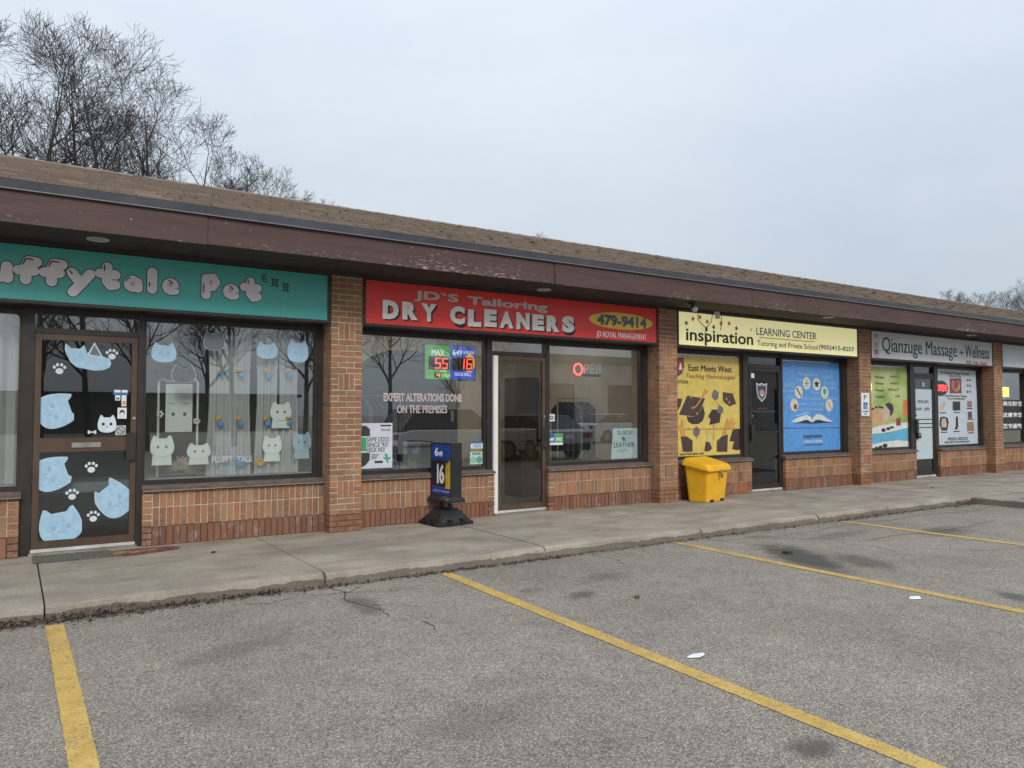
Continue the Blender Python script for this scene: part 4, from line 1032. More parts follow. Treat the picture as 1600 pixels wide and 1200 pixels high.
def litter_mat():
    mm, N, out, nt = newmat('dead_leaves'); r_ = N('ShaderNodeAttribute', attribute_name='rnd').outputs['Fac']
    c = ramp(N, r_, [(0,(.035,.025,.02)),(.5,(.062,.042,.03)),(.88,(.11,.075,.048)),(1,(.22,.155,.10))])
    principled(N, out, nt, c, .9, spec=.2); return mm
tag(obj('leaf_litter', m, litter_mat()), 'strip of dead leaves and twigs along the kerb', 'leaves', kind='stuff')

# ------------------------------------------------------------------ pet shop stickers (plain cat shapes, on the outer face of the glass)
ice = M('frosted_blue_vinyl', (.36,.55,.70), .6, var=.10, vs=18); icew = M('frosted_white_vinyl', (.62,.70,.74), .6, var=.08, vs=14); greyv = flat('grey_vinyl', (.15,.17,.19), .6); rim = flat('white_rim', (.50,.66,.77), .6)
face_ink = flat('face_ink', (.27,.44,.58), .6)
def cat_head(cx, cz, w, h, tilt=0, ears=.42):
    pts = []
    for i in range(36):
        a = 2*math.pi*i/36; u, v = math.cos(a), math.sin(a)
        k = abs(u)**2.6+abs(v)**2.6; q = k**(-1/2.6); u *= q; v *= q
        pts.append((u*.5, v*.40-.08))
    out = []
    for u, v in pts:
        out.append((u, v))
    # two ears pushed out of the upper outline
    res = []
    for u, v in out:
        if v > .1:
            d = min(abs(abs(u)-.33), .16)/.16
            v += ears*(1-d)*.55
        res.append((u, v))
    ct, st = math.cos(tilt), math.sin(tilt)
    return [(cx+(u*w*ct-v*h*st), cz+(u*w*st+v*h*ct)) for u, v in res]
def clip_x(pts, a, b): return [(min(max(x, a), b), z) for x, z in pts]
def sticker(name, pts, y, mat, label, face=None, group=None, cat='sticker', parent_label=None):
    o = tag(plate(name, pts, y-.0015, mat, None, .0012), label, cat, group)
    cx = sum(p[0] for p in pts)/len(pts); cz = sum(p[1] for p in pts)/len(pts)
    rp_ = [(cx+(x-cx)*1.035, cz+(z-cz)*1.035) for x, z in pts]
    plate('sticker_rim', rp_, y-.0002, rim, o, .001)
    if face:
        w, h, tl = face
        for s_ in (-1, 1):
            ex, ez = s_*w*.18, -.02*h
            plate('sticker_eye', ell(cx+ex*math.cos(tl)-ez*math.sin(tl), cz+ex*math.sin(tl)+ez*math.cos(tl), w*.055, h*.075, 12), y-.003, face_ink, o, .0008)
        for q, (a_, b_) in enumerate(((-.06,-.16),(.06,-.16))):
            ex, ez = a_*w, b_*h
            plate('sticker_mouth', ell(cx+ex*math.cos(tl)-ez*math.sin(tl), cz+ex*math.sin(tl)+ez*math.cos(tl), w*.06, h*.02, 10), y-.003-.0003*q, face_ink, o, .0008)
    return o
yd = YF+.006
CATS = [((.385,1.54),.33,.36,-1.25,(.245,.53),'pale blue cat head sticker peeking sideways below the bone sticker row on door'),
        ((.365,.91),.32,.36,-1.25,(.245,.52),'pale blue cat head sticker just below the door rail'),
        ((.44,.40),.36,.36,.15,(.255,.62),'pale blue cat head sticker in the lowest left corner of the door'),
        ((.905,.63),.32,.40,.7,(.74,1.052),'pale blue cat sticker at the lower right edge of the door')]
CATS[0] = (*CATS[0][:5], 'pale blue cat head sticker at the left of the upper door pane')
for (c_, w, h, tl, (a, b), lab) in CATS:
    sticker('cat_sticker', clip_x(cat_head(c_[0], c_[1], w, h, tl), a, b), yd, ice, lab, (w, h, tl), 'cat stickers on the pet shop door')
o = sticker('cat_sticker', [(.45,2.15),(.47,2.10),(.50,2.03),(.55,1.985),(.62,1.97),(.70,1.955),(.78,1.96),(.84,1.99),(.855,2.03),(.84,2.075),(.77,2.10),(.68,2.10),(.64,2.13),(.615,2.205),(.58,2.165),(.50,2.17),(.455,2.215)], yd, ice, 'pale blue lying cat sticker with grey triangle at the top of the door', None, 'cat stickers on the pet shop door')
plate('triangle', [(.64,2.105),(.79,2.085),(.705,2.245)], yd-.0032, rim, o, .001); plate('triangle_fill', [(.663,2.113),(.768,2.10),(.705,2.215)], yd-.0045, greyv, o, .001)
pw = flat('paw_white', (.62,.68,.70), .6)
for i, (x, z, lab) in enumerate([(.401,1.95,'white paw print sticker left of the lying cat'),(.868,2.115,'white paw print sticker right of the grey triangle'),(.70,.95,'white paw print sticker under the middle rail'),(.535,.685,'white paw print sticker in the middle of the lower pane'),(.727,.45,'white paw print sticker nearest the bottom of the door')]):
    t = thing('paw_sticker', (x, yd, z-.05), lab, 'sticker', 'paw stickers on the pet shop door')
    plate('pad', ell(x, z-.015, .034, .03, 14), yd-.0005, pw, t, .001)
    for k in range(4): a = R(155-43*k); plate('toe', ell(x+.05*math.cos(a), z+.004+.048*math.sin(a), .014, .017, 10), yd-.0005-.0001*k, pw, t, .001)
t = sticker('cat_sticker', cat_head(.835, 1.405, .165, .19), yd, icew, 'small white cat sticker above the door rail beside a bone', None, None)
for s_ in (-1, 1): plate('eye', ell(.835+s_*.035, 1.40, .014, .016, 12), yd-.003, bk, t, .001)
plate('nose', ell(.835, 1.372, .009, .006, 10), yd-.003, bk, t, .001)
t = thing('bone_sticker', (.70, yd, 1.30), 'small white bone sticker on the pet shop door', 'sticker')
plate('shaft', rect(.675,.725,1.312,1.326), yd-.0005, pw, t, .001)
for q, (x, z) in enumerate(((.672,1.327),(.672,1.311),(.728,1.327),(.728,1.311))): plate('knob', ell(x, z, .012, .011, 10), yd-.0018-.0002*q, pw, t, .001)
t = thing('payment_sticker', (.955, yd, 1.63), 'small blue and white payment stickers on the pet shop door', 'sticker')
plate('card', rect(.885,1.025,1.705,1.725), yd-.0005, flat('pay_blue', (.02,.20,.46), .5), t, .001); plate('card', rect(.895,.955,1.728,1.755), yd-.0005, MAT['paper'], t, .001); plate('card', rect(.965,1.02,1.728,1.755), yd-.0005, MAT['paper'], t, .001)
plate('card', rect(.905,.953,1.645,1.70), yd-.0005, MAT['paper'], t, .001); plate('card', rect(.965,1.01,1.585,1.70), yd-.0005, MAT['paper'], t, .001); plate('card_print', rect(.972,1.003,1.60,1.64), yd-.0018, og, t, .001); plate('card_print', rect(.911,.947,1.655,1.675), yd-.0018, MAT['pay_blue'], t, .001)
t = thing('mask_notice', (.972, yd, 1.46), 'small white face notice with black drawing on the door', 'sticker')
plate('card', rect(.93,1.015,1.455,1.57), yd-.0005, MAT['paper'], t, .001); plate('head', ell(.972,1.515,.024,.032), yd-.0018, bk, t, .001); plate('mask', ell(.972,1.503,.019,.02), yd-.003, MAT['paper'], t, .001)
t = thing('no_smoking_notice', (.962, yd, 1.29), 'small grey no smoking notice above the door handle', 'sticker')
plate('card', rect(.912,1.01,1.285,1.385), yd-.0005, flat('notice_grey', (.48,.46,.50), .6), t, .001); plate('ring', ell(.961,1.335,.04,.04,24), yd-.0018, bk, t, .001); plate('ring_inner', ell(.961,1.335,.033,.033,24), yd-.003, MAT['notice_grey'], t, .001); plate('bar', [(.935,1.352),(.94,1.358),(.988,1.318),(.983,1.312)], yd-.0043, bk, t, .001)
yw = YG-.0005
for pts, mt, lab in [
  (cat_head(1.37,2.17,.24,.22), ice, 'blue square cat sticker at the top left of the pet window'),
  (cat_head(1.885,2.32,.22,.22), greyv, 'dark grey cat head sticker at the top of the pet window'),
  (cat_head(2.47,2.24,.23,.20), ice, 'pale blue cat sticker high in the middle right of the pet window'),
  (cat_head(2.83,2.25,.24,.28), ice, 'blue cat sticker at the top right of the pet window'),
  (cat_head(1.57,1.94,.24,.20), greyv, 'grey cat sticker above the white rack')]:
    cx = sum(p[0] for p in pts)/len(pts)
    sticker('cat_sticker', pts, yw, mt, lab, (.22,.2,0) if mt is ice else None, 'cat stickers on the pet shop window')
# cut-outs and goods in the pet window
def cutout(cx, cz, w, h, y, mat, lab):
    t = thing('cat_cutout', (cx, y, cz-h/2), lab, 'cutout', 'cardboard cats in the pet window')
    plate('head', cat_head(cx, cz+h*.12, w, h*.72), y, mat, t, .006); plate('body', [(cx-w*.42,cz-h*.5),(cx+w*.42,cz-h*.5),(cx+w*.36,cz-.02*h),(cx-w*.36,cz-.02*h)], y+.004, mat, t, .0035)
    for s_ in (-1, 1): plate('eye', ell(cx+s_*w*.17, cz+h*.08, w*.055, h*.05, 12), y-.007, flat('eye_teal', (.10,.20,.21), .5), t, .001)
cw = flat('cutout_white', (.76,.79,.77), .6); cw2 = flat('cutout_blue', (.36,.52,.60), .6)
cutout(1.375,1.12,.24,.34,8.99,cw,'white cat cutout left of the white rack'); cutout(1.75,1.07,.25,.25,8.985,cw,'white cat cutout right of the white rack'); cutout(2.555,1.11,.22,.32,8.99,cw,'cream cat cutout beside the curtain'); cutout(2.905,1.14,.22,.34,8.99,cw2,'blue capped cat cutout at the right end of the window'); cutout(2.655,1.50,.25,.33,9.0,cw,'white cat cutout hanging at the right of the curtain')
t = thing('display_rack', (1.56, 9.25, .78), 'white tube display rack with a pale cat board', 'rack')
for x in (1.37, 1.78):
    m = MB(); m.tube([(x,9.25,.80),(x,9.25,1.86),(x+(.03 if x < 1.5 else -.03),9.25,1.90),(x+(.08 if x < 1.5 else -.08),9.25,1.87)], .013, 8); obj('rack_post', m, MAT['white'], t)
m = MB(); m.tube([(1.45,9.25,1.87),(1.70,9.25,1.87)], .011, 8); obj('rack_bar', m, MAT['white'], t)
bd = B('board', flat('board_pale', (.72,.76,.72), .6), t, (1.44,1.72,9.225,9.24,1.30,1.84))
for s_ in (-1, 1): plate('board_eye', ell(1.58+s_*.06,1.50,.018,.022,12), 9.2245, MAT['eye_teal'], bd, .001)
for s_ in (-1, 1): m = MB(); m.tube([(1.58+s_*.12,9.223,1.62),(1.58+s_*.055,9.223,1.625),(1.58+s_*.055,9.223,1.60)], .003, 5); obj('board_line', m, greyv, bd)
for x, z in ((1.385,1.50),(1.77,1.42)):
    for k in range(5): m = MB(); m.ball((x+.025*math.cos(k*1.257), 9.23, z+.025*math.sin(k*1.257)), .017,.012,.017, 8, 5); obj('flower_petal', m, MAT['white'], t)
g = random.Random(4)
for i, (x, z, s_, c_) in enumerate([(1.52,.92,.10,(.36,.31,.24)),(1.64,.94,.11,(.40,.36,.30)),(1.72,.88,.09,(.30,.26,.20))]):
    t = thing('plush_toy', (x, 9.2, z-s_), ['beige plush toy at the left foot of the rack','largest beige plush toy under the rack','brown plush toy at the right foot of the rack'][i], 'toy')
    mt = flat('plush%d' % i, c_, .95, .2, vs=40)
    m = MB(); m.ball((x,9.2,z), s_*1.1,s_*.8,s_*.75, 14, 8); obj('body', m, mt, t, True); m = MB(); m.ball((x+s_*.7,9.16,z+s_*.45), s_*.55,s_*.5,s_*.5, 12, 7); obj('head', m, mt, t, True)
    for e_ in (-1, 1): m = MB(); m.ball((x+s_*.7+e_*s_*.3,9.16,z+s_*.95), s_*.18,s_*.1,s_*.22, 8, 5); obj('ear', m, mt, t, True)
B_ = MB(); B_.box(-1.68, 3.05, 8.99, 9.75, .70, .80); tag(obj('display_shelf', B_, flat('shelf_teal', (.45,.50,.49), .55, .1)), 'pale grey green display shelf behind the pet window glass', 'shelf')
t = thing('gift_box', (2.13, 9.3, .80), 'pink and blue striped box on the window shelf', 'box')
B('box_top', flat('box_pink', (.52,.27,.34), .6), t, (1.95,2.33,9.2,9.4,1.08,1.23)); B('box_base', flat('box_blue', (.18,.36,.52), .6), t, (1.94,2.34,9.19,9.41,.80,1.08))
text('FLUFFY', (1.89,2.12,.955,1.03), 9.0, MAT['white'], tag(empty('name_letters', (2.1,9.0,.95)), 'white cut-out letters standing on the window shelf', 'letters'), bold=.04, ext=.01); text('TALE', (2.16,2.33,.955,1.025), 9.0, MAT['white'], bpy.data.objects['name_letters'], bold=.04, ext=.01)
def sheer():
    mm, N, out, nt = newmat('sheer_curtain'); p = pos(N)
    tr = N('ShaderNodeBsdfTransparent', {'Color': (1,1,1,1)}); d = N('ShaderNodeBsdfDiffuse', {'Color': (.86,.87,.87,1)}); tl_ = N('ShaderNodeBsdfTranslucent', {'Color': (.7,.74,.73,1)})
    a = N('ShaderNodeMixShader', {0: .35, 1: d.outputs[0], 2: tl_.outputs[0]}); b = N('ShaderNodeMixShader', {0: .74, 1: tr.outputs[0], 2: a.outputs[0]})
    nt.links.new(b.outputs[0], out.inputs[0]); return mm
shm = sheer()
def curtain(x0, x1, y, z0, z1, folds, lab, gather=0, sd=0):
    t = thing('sheer_curtain', ((x0+x1)/2, y, z0), lab, 'curtain', 'sheer curtains in the pet shop'); n = folds*10; m = MB(); v = []
    g = random.Random(sd); ph = [g.uniform(-.4,.4) for _ in range(n+1)]
    for j in range(7):
        q = j/6; z = z1+(z0-z1)*q
        for i in range(n+1):
            u = i/n; c = (x0+x1)/2; w = (x1-x0)*(1-gather*math.sin(math.pi*min(1,q*1.25)))
            v.append((c+(u-.5)*w, y+.035*math.sin(2*math.pi*folds*u+ph[i]*.5)*(.5+.5*q), z))
    m.add(v, [(j*(n+1)+i, (j+1)*(n+1)+i, (j+1)*(n+1)+i+1, j*(n+1)+i+1) for j in range(6) for i in range(n)])
    obj('cloth', m, shm, t, True)
    return t
for i, (a, b, lab) in enumerate([(1.87,2.10,'first sheer curtain panel right of the white rack'),(2.11,2.30,'second sheer curtain panel right of the white rack'),(2.40,2.62,'third sheer curtain panel right of the white rack'),(2.66,2.86,'last sheer curtain panel near the brick pier')]):
    t = curtain(a-.03, b+.03, 9.06, .81, 2.40, 3, lab, .18, i)
    for z in (1.98, 1.42):
        m = MB(); m.ball(((a+b)/2-.03, 9.0, z+.03), .032,.012,.028, 10, 6); obj('flower_tie', m, flat('tie_orange', (.62,.33,.03), .6), t, True)
        m = MB(); m.ball(((a+b)/2, 9.0, z-.03), .036,.012,.035, 10, 6); obj('flower_tie', m, flat('tie_blue', (.10,.32,.58), .6), t, True)
curtain(-1.65, .06, 9.1, .81, 2.5, 14, 'sheer curtain filling the window left of the pet shop door', 0, 9)
for i, (x, c_, lab) in enumerate([(2.20,'tie_blue','blue paper flower low beside the white letters'),(2.42,'tie_orange','orange paper flower low beside the white letters')]):
    t = thing('paper_flower', (x, 9.0, .90), lab, 'flower')
    for k in range(5): m = MB(); m.ball((x+.03*math.cos(k*1.257), 9.0-.002*k, .95+.03*math.sin(k*1.257)), .024,.008,.024, 8, 5); obj('petal', m, MAT[c_], t)

# ------------------------------------------------------------------ dry cleaners window
ye = YG-.0005
t = thing('window_lettering', (4.49, ye, 1.5), 'outlined white lettering across the dry cleaners window', 'lettering')
for s, k in (('EXPERT ALTERATIONS DONE','ex1'),('ON THE PREMISES','ex2')):
    text(s, TB[k], ye, flat('pale_outline', (.74,.66,.68), .5), t, bold=.032, ext=.0008); b_ = TB[k]
    text(s, (b_[0]+.008,b_[1]-.008,b_[2]+.009,b_[3]-.009), ye-.0012, flat('letter_core', (.20,.10,.11), .5), t, bold=-.022, ext=.0008)
# jackpot display
L0 = TB['led']; t = thing('jackpot_display', ((L0[0]+L0[1])/2, 8.99, L0[2]), 'green and blue lottery jackpot display glowing in the window', 'display')
yl = 8.955; xm = 4.892
B('case', MAT['black'], t, (L0[0]-.012, L0[1]+.012, yl+.004, yl+.06, L0[2]-.01, L0[3]+.012))
B('green_panel', M('lit_green', (.07,.34,.045), .4, var=.25, vs=5, emis=(.10,.46,.06), estr=.35), t, (L0[0], xm-.004, yl, yl+.0035, L0[2], L0[3]))
B('blue_panel', M('lit_blue', (.012,.05,.42), .4, var=.25, vs=5, emis=(.02,.07,.55), estr=.4), t, (xm+.004, L0[1], yl, yl+.0035, L0[2], L0[3]))
plate('gold_ball', ell(5.19, 2.19, .085, .12), yl, M('lit_gold', (.75,.42,.05), .4, var=.2, emis=(.8,.42,.05), estr=.4), t, .0006)
B('digit_window', flat('digit_black', (.03,.006,.006), .3), t, (4.565, 4.872, yl-.0022, yl-.0008, 2.085, 2.26), (4.92, 5.235, yl-.0022, yl-.0008, 2.085, 2.26), (4.65, 4.75, yl-.0022, yl-.0008, 1.972, 2.05))
ledr = lamp('led_red', (1.0,.07,.03), 3.0); ledo = lamp('led_orange', (1.0,.22,.03), 2.5)
SEG = {'0':'abcdef','1':'bc','4':'bcfg','5':'acdfg','6':'acdefg'}
def seven(ch, x0, x1, z0, z1, y, mat, parent, th=.011):
    zm = (z0+z1)/2; m = MB(); k = (x1-x0)*.12
    bars = {'a':(x0,x1,z1-th,z1),'d':(x0,x1,z0,z0+th),'g':(x0,x1,zm-th/2,zm+th/2),'f':(x0,x0+th,zm,z1),'b':(x1-th,x1,zm,z1),'e':(x0,x0+th,z0,zm),'c':(x1-th,x1,z0,zm)}
    for q, s in enumerate(SEG[ch]): a = bars[s]; m.box(a[0], a[1], y-.002-.0001*q, y, a[2], a[3])
    m.v = [(x+(z-z0)*.08, yy, z) for x, yy, z in m.v]
    return obj('digit', m, mat, parent)
seven('5', 4.66, 4.74, 2.10, 2.24, yl-.0024, ledr, t); seven('5', 4.765, 4.845, 2.10, 2.24, yl-.0024, ledr, t)
seven('1', 5.06, 5.10, 2.105, 2.245, yl-.0024, ledr, t); seven('6', 5.135, 5.215, 2.105, 2.245, yl-.0024, ledr, t); seven('4', 4.685, 4.73, 1.985, 2.04, yl-.0024, ledo, t, .007)
lw_ = M('lit_white', (.8,.8,.8), .4, var=.02, emis=(.9,.9,.9), estr=.35)
text('MAX', TB['max'], yl-.0008, lw_, t, bold=.025); text('649', TB['l649'], yl-.0008, lw_, t, bold=.015); text('16 MILLION', TB['mil'], yl-.0008, lw_, t, bold=.005); text('GOLD BALL', TB['gold'], yl-.0008, lw_, t, bold=.01); text('4 x 1 MILLION', (4.76,4.885,1.99,2.03), yl-.0008, lw_, t); text('MILLION', (4.74,4.83,2.062,2.082), yl-.0008, lw_, t); text('MILLION', (5.14,5.23,2.06,2.08), yl-.0008, lw_, t)
m = MB(); m.tube([(4.62,yl+.03,2.42),(4.62,yl+.03,2.55)], .002, 5); m.tube([(5.1,yl+.03,2.42),(5.1,yl+.03,2.55)], .002, 5); obj('hanging_wire', m, MAT['steel'], t)
# sports poster
p_ = TB['poster']; t = thing('lottery_poster', ((p_[0]+p_[1])/2, ye, p_[2]), 'white and green poster with bold black slogan in window corner', 'poster')
B('sheet', flat('poster_lilac', (.60,.62,.70), .6), t, (p_[0]-.035, p_[1], ye-.0015, ye, p_[2], p_[3]))
dkg = flat('poster_dark', (.035,.04,.045), .6); pg_ = flat('poster_green', (.05,.36,.16), .6); yq = ye-.0017
plate('corner_shape', [(3.615,1.36),(3.70,1.35),(3.745,1.31),(3.745,1.225),(3.615,1.225)], yq, dkg, t, .001); plate('corner_shape', [(3.615,1.02),(3.745,1.02),(3.745,.93),(3.70,.875),(3.66,.85),(3.615,.84)], yq, dkg, t, .001); plate('green_shape', rect(3.615,3.70,1.04,1.21), yq, pg_, t, .001)
for s, k in (('SAME ODDS','odds'),("SINCE '92?",'since'),('HECK NO!','heck'),('PROLINE','pro')): text(s, TB[k], yq, dkg, t, bold=.014, ext=.001)
plate('header_bar', rect(3.885,4.03,1.345,1.365), yq, dkg, t, .001); plate('button', rect(3.81,3.92,.885,.915), yq, dkg, t, .001)
for k in range(4): plate('small_print', rect(3.765,3.765+.10-.012*k,.99-.018*k,.998-.018*k), yq, dkg, t, .001)
plate('player', [(3.92,.96),(3.955,.955),(3.96,.99),(3.985,1.0),(3.99,.955),(4.03,.96),(4.02,.935),(3.99,.92),(4.0,.885),(3.975,.885),(3.965,.925),(3.94,.935)], yq, pg_, t, .001); plate('player', [(3.95,.97),(3.965,1.0),(3.945,1.005)], yq-.0012, dkg, t, .001)
v_ = TB['visa']; t = thing('card_decal', (5.29, ye, v_[2]), 'blue white and gold card decal above the pale green one', 'decal')
plate('sheet', rect(*v_), ye, MAT['paper'], t, .001); plate('band', rect(v_[0],v_[1],v_[3]-.032,v_[3]), ye-.0012, flat('visa_blue', (.03,.16,.34), .5), t, .001); plate('band', rect(v_[0],v_[1],v_[2],v_[2]+.028), ye-.0012, flat('visa_gold', (.34,.24,.06), .5), t, .001); text('VISA', (v_[0]+.03,v_[1]-.03,v_[2]+.036,v_[2]+.085), ye-.0012, MAT['visa_blue'], t, bold=.015, shear=.2, ext=.001)
v_ = TB['amex']; t = thing('card_decal', (5.28, ye, v_[2]), 'pale green card decal at the bottom of the window beside the door', 'decal')
plate('sheet', rect(*v_), ye, flat('decal_pale', (.50,.62,.56), .5), t, .001); plate('band', rect(v_[0]+.03,v_[1]-.03,v_[3]-.045,v_[3]-.012), ye-.0012, flat('decal_green', (.13,.33,.25), .5), t, .001)
for s_ in (-1, 1): plate('disc', ell((v_[0]+v_[1])/2+s_*.045, v_[2]+.06, .048, .045), ye-.0012-.0006*(s_+1), flat('decal_mint', (.26,.48,.40), .5) if s_ < 0 else MAT['decal_green'], t, .001)
# neon OPEN, only its O lit
o_ = TB['open']; t = thing('open_sign', (7.24, 8.99, 2.09), 'open sign with only its letter O glowing red in the right window', 'sign'); yn = 8.975
m = MB(); m.tube([(7.07+.078*math.cos(q), yn, 2.165+.082*math.sin(q)) for q in [2*math.pi*i/24 for i in range(25)]], .013, 8); obj('lit_letter', m, lamp('neon_red', (1.0,.10,.09), 2.6), t)
m = MB(); m.tube([(7.07+.10*math.cos(q), yn+.012, 2.165+.104*math.sin(q)) for q in [2*math.pi*i/24 for i in range(25)]], .007, 6); obj('letter_ring', m, flat('neon_ring', (.45,.10,.10), .4), t)
un = flat('neon_unlit', (.66,.74,.82), .3)
for pts in ([(7.19,2.105),(7.19,2.235),(7.25,2.23),(7.265,2.195),(7.24,2.17),(7.19,2.165)], [(7.38,2.11),(7.31,2.105),(7.31,2.24),(7.38,2.245)], [(7.31,2.175),(7.365,2.175)], [(7.425,2.105),(7.425,2.245),(7.495,2.11),(7.495,2.25)]):
    m = MB(); m.tube([(x,yn,z) for x, z in pts], .010, 6); obj('unlit_letter', m, un, t)
B('backing', flat('neon_back', (.05,.055,.065), .4), t, (7.16,7.52,yn+.016,yn+.022,2.06,2.10))
m = MB(); m.tube([(7.1,yn,2.26),(7.1,yn,2.53)], .0015, 5); m.tube([(7.42,yn,2.25),(7.42,yn,2.53)], .0015, 5); obj('hanging_wire', m, MAT['steel'], t)
# suede placard leaning inside
s_ = TB['suede']; t = thing('placard', (7.98, 8.99, s_[2]), 'pale blue placard with black suede and leather wording', 'placard'); yp_ = 8.965
plate('board', [(s_[0]-.02,s_[2]-.0),(s_[1],s_[2]),(s_[1],s_[3]),(s_[0]+.02,s_[3])], yp_+.008, flat('placard_blue', (.52,.66,.66), .6), t, .006)
for s, k in (('SUEDE','s1'),('&','s2'),('LEATHER','s3')): text(s, TB[k], yp_+.0018, dkg, t, bold=.016, ext=.0008)
for k, w in enumerate((.16,.26,.05)): plate('small_print', rect(7.94-w/2,7.94+w/2,.945-.025*k,.952-.025*k), yp_+.0018, dkg, t, .0008)
d_ = TB['deca']; t = thing('lottery_decal', (6.62, ye, d_[2]), 'blue and green lottery decal at the left of the right window', 'decal')
plate('sheet', rect(*d_), ye, MAT['paper'], t, .001); plate('blue_half', rect(d_[0],6.605,d_[2]+.035,d_[3]-.003), ye-.0012, MAT['sign_blue'], t, .001); plate('green_half', rect(6.61,d_[1]-.003,d_[2]+.035,d_[3]-.003), ye-.0012, flat('decal_lotto_green', (.06,.34,.08), .5), t, .001)
text('649', (6.495,6.59,1.10,1.16), ye-.0024, wl, t, bold=.03, ext=.001); text('MAX', (6.63,6.735,1.105,1.16), ye-.0024, wl, t, bold=.03, ext=.001)
d_ = TB['sq']; t = thing('square_decal', (6.55, ye, d_[2]), 'small white square decal with black round mark by the door', 'decal'); plate('sheet', rect(*d_), ye, MAT['paper'], t, .001); plate('mark', ell(6.549,1.445,.032,.032), ye-.0012, dkg, t, .001); plate('mark_inner', ell(6.549,1.447,.018,.012), ye-.0024, MAT['paper'], t, .001)

# inside the dry cleaners
arch = [(4.7,.125),(4.7,1.9)]+[(5.75-1.05*math.cos(math.pi*i/14), 1.9+.72*math.sin(math.pi*i/14)) for i in range(15)]+[(6.8,.125)]
plate('archway', arch, 12.19, flat('arch_dark', (.055,.048,.04), .9, .2), rj, .02)
t = thing('wall_clock', (4.25,12.15,1.95), 'round wall clock on the beige wall inside', 'clock')
m = MB(); m.prism_xz(ell(4.25,2.1,.17,.17,24), 12.14, 12.19); obj('clock_rim', m, MAT['frame'], t); plate('clock_face', ell(4.25,2.1,.15,.15,24), 12.1385, flat('clock_white', (.5,.5,.47), .5), t)
plate('clock_hand', [(4.245,2.1),(4.255,2.1),(4.252,2.2),(4.248,2.2)], 12.135, bk, t, .001); plate('clock_hand', [(4.25,2.095),(4.25,2.105),(4.32,2.13),(4.32,2.125)], 12.1335, bk, t, .001)
t = thing('service_counter', (5.0,10.6,.125), 'long pale service counter inside the dry cleaners', 'counter'); B('counter_front', flat('counter_grey', (.34,.38,.36), .6), t, (3.7,5.35,10.4,10.9,.125,1.02)); B('counter_top', flat('counter_top', (.42,.38,.31), .5), t, (3.66,5.39,10.35,10.95,1.02,1.06))
B('counter_panel', flat('counter_teal', (.20,.27,.26), .5), t, (4.0,4.8,10.395,10.3995,.3,.95))
def garment_rack(x0, x1, y, z, lab, cols):
    t = thing('garment_rail', ((x0+x1)/2, y, .125), lab, 'clothes rail'); m = MB(); m.tube([(x0,y,.13),(x0,y,z),(x1,y,z),(x1,y,.13)], .014, 8); obj('rail', m, MAT['steel'], t)
    n = int((x1-x0)/.09); g = random.Random(int(x0*10))
    for i in range(n):
        x = x0+.06+i*.09; h = g.uniform(.75,1.1); d = g.uniform(.19,.24)
        m = MB(); w = .03; zs = z-.06
        prof = [(y-.02,zs),(y-d,zs-.12),(y-d*.95,zs-h),(y+d*.95,zs-h+g.uniform(-.02,.02)),(y+d,zs-.12),(y+.02,zs)]
        m.loft([[(x-w+g.uniform(-.005,.005),a,b) for a,b in prof],[(x+w,a,b) for a,b in prof]]); m.tube([(x,y,zs),(x,y,z+.012)], .003, 5)
        obj('garment', m, flat('garment%d' % (i % len(cols)), cols[i % len(cols)], .9, .15), t)
garment_rack(3.75, 4.6, 9.9, 1.75, 'clothes rail of dark coats at the left inside', [(.03,.03,.035),(.05,.045,.05),(.02,.025,.04),(.12,.11,.10)])
garment_rack(7.45, 8.1, 10.0, 1.75, 'clothes rail behind the right hand window', [(.03,.03,.04),(.06,.05,.05),(.16,.15,.14),(.02,.03,.05)])
B_ = MB(); B_.box(7.0,7.36,10.4,10.9,.125,2.1); tag(obj('wood_cabinet', B_, flat('cabinet_wood', (.10,.055,.032), .5, .25, vs=3)), 'tall brown wooden cabinet seen through the glass door', 'cabinet')
t = thing('ceiling_lamp', (5.0,10.8,2.83), 'white fluorescent ceiling lamp lit inside the dry cleaners', 'lamp'); B('housing', MAT['white'], t, (4.4,5.6,10.7,10.95,2.86,2.90)); B('tube_cover', lamp('tube_light', (1,.95,.84), 14.0), t, (4.43,5.57,10.72,10.93,2.835,2.8595))
t = thing('ceiling_lamp', (7.2,10.8,2.83), 'white fluorescent ceiling lamp behind the open sign window', 'lamp'); B('housing', MAT['white'], t, (6.6,7.8,10.7,10.95,2.86,2.90)); B('tube_cover', MAT['tube_light'], t, (6.63,7.77,10.72,10.93,2.835,2.8595))
t = thing('window_plant', (7.1,9.2,.75), 'low green plants along the foot of the right window', 'plant'); B('planter', MAT['sill'], t, (6.5,7.7,9.1,9.32,.70,.80)); lm = flat('leaf_green', (.07,.10,.045), .6, .4); g = random.Random(8)
m = MB()
for i in range(420):
    x = g.uniform(6.5,7.68); y = 9.2+g.uniform(-.10,.10); z = .80+abs(g.gauss(.03,.035)); a = g.uniform(0,6.28); s_ = g.uniform(.012,.03)
    m.add([(x,y,z),(x+s_*math.cos(a)-.3*s_*math.sin(a),y+s_*math.sin(a)*.6,z+s_*.5),(x+1.8*s_*math.cos(a),y+1.4*s_*math.sin(a),z+s_*.3),(x+s_*math.cos(a)+.3*s_*math.sin(a),y+s_*math.sin(a)*.8,z+s_*.1)], [(0,1,2,3)])
obj('foliage', m, lm, t)

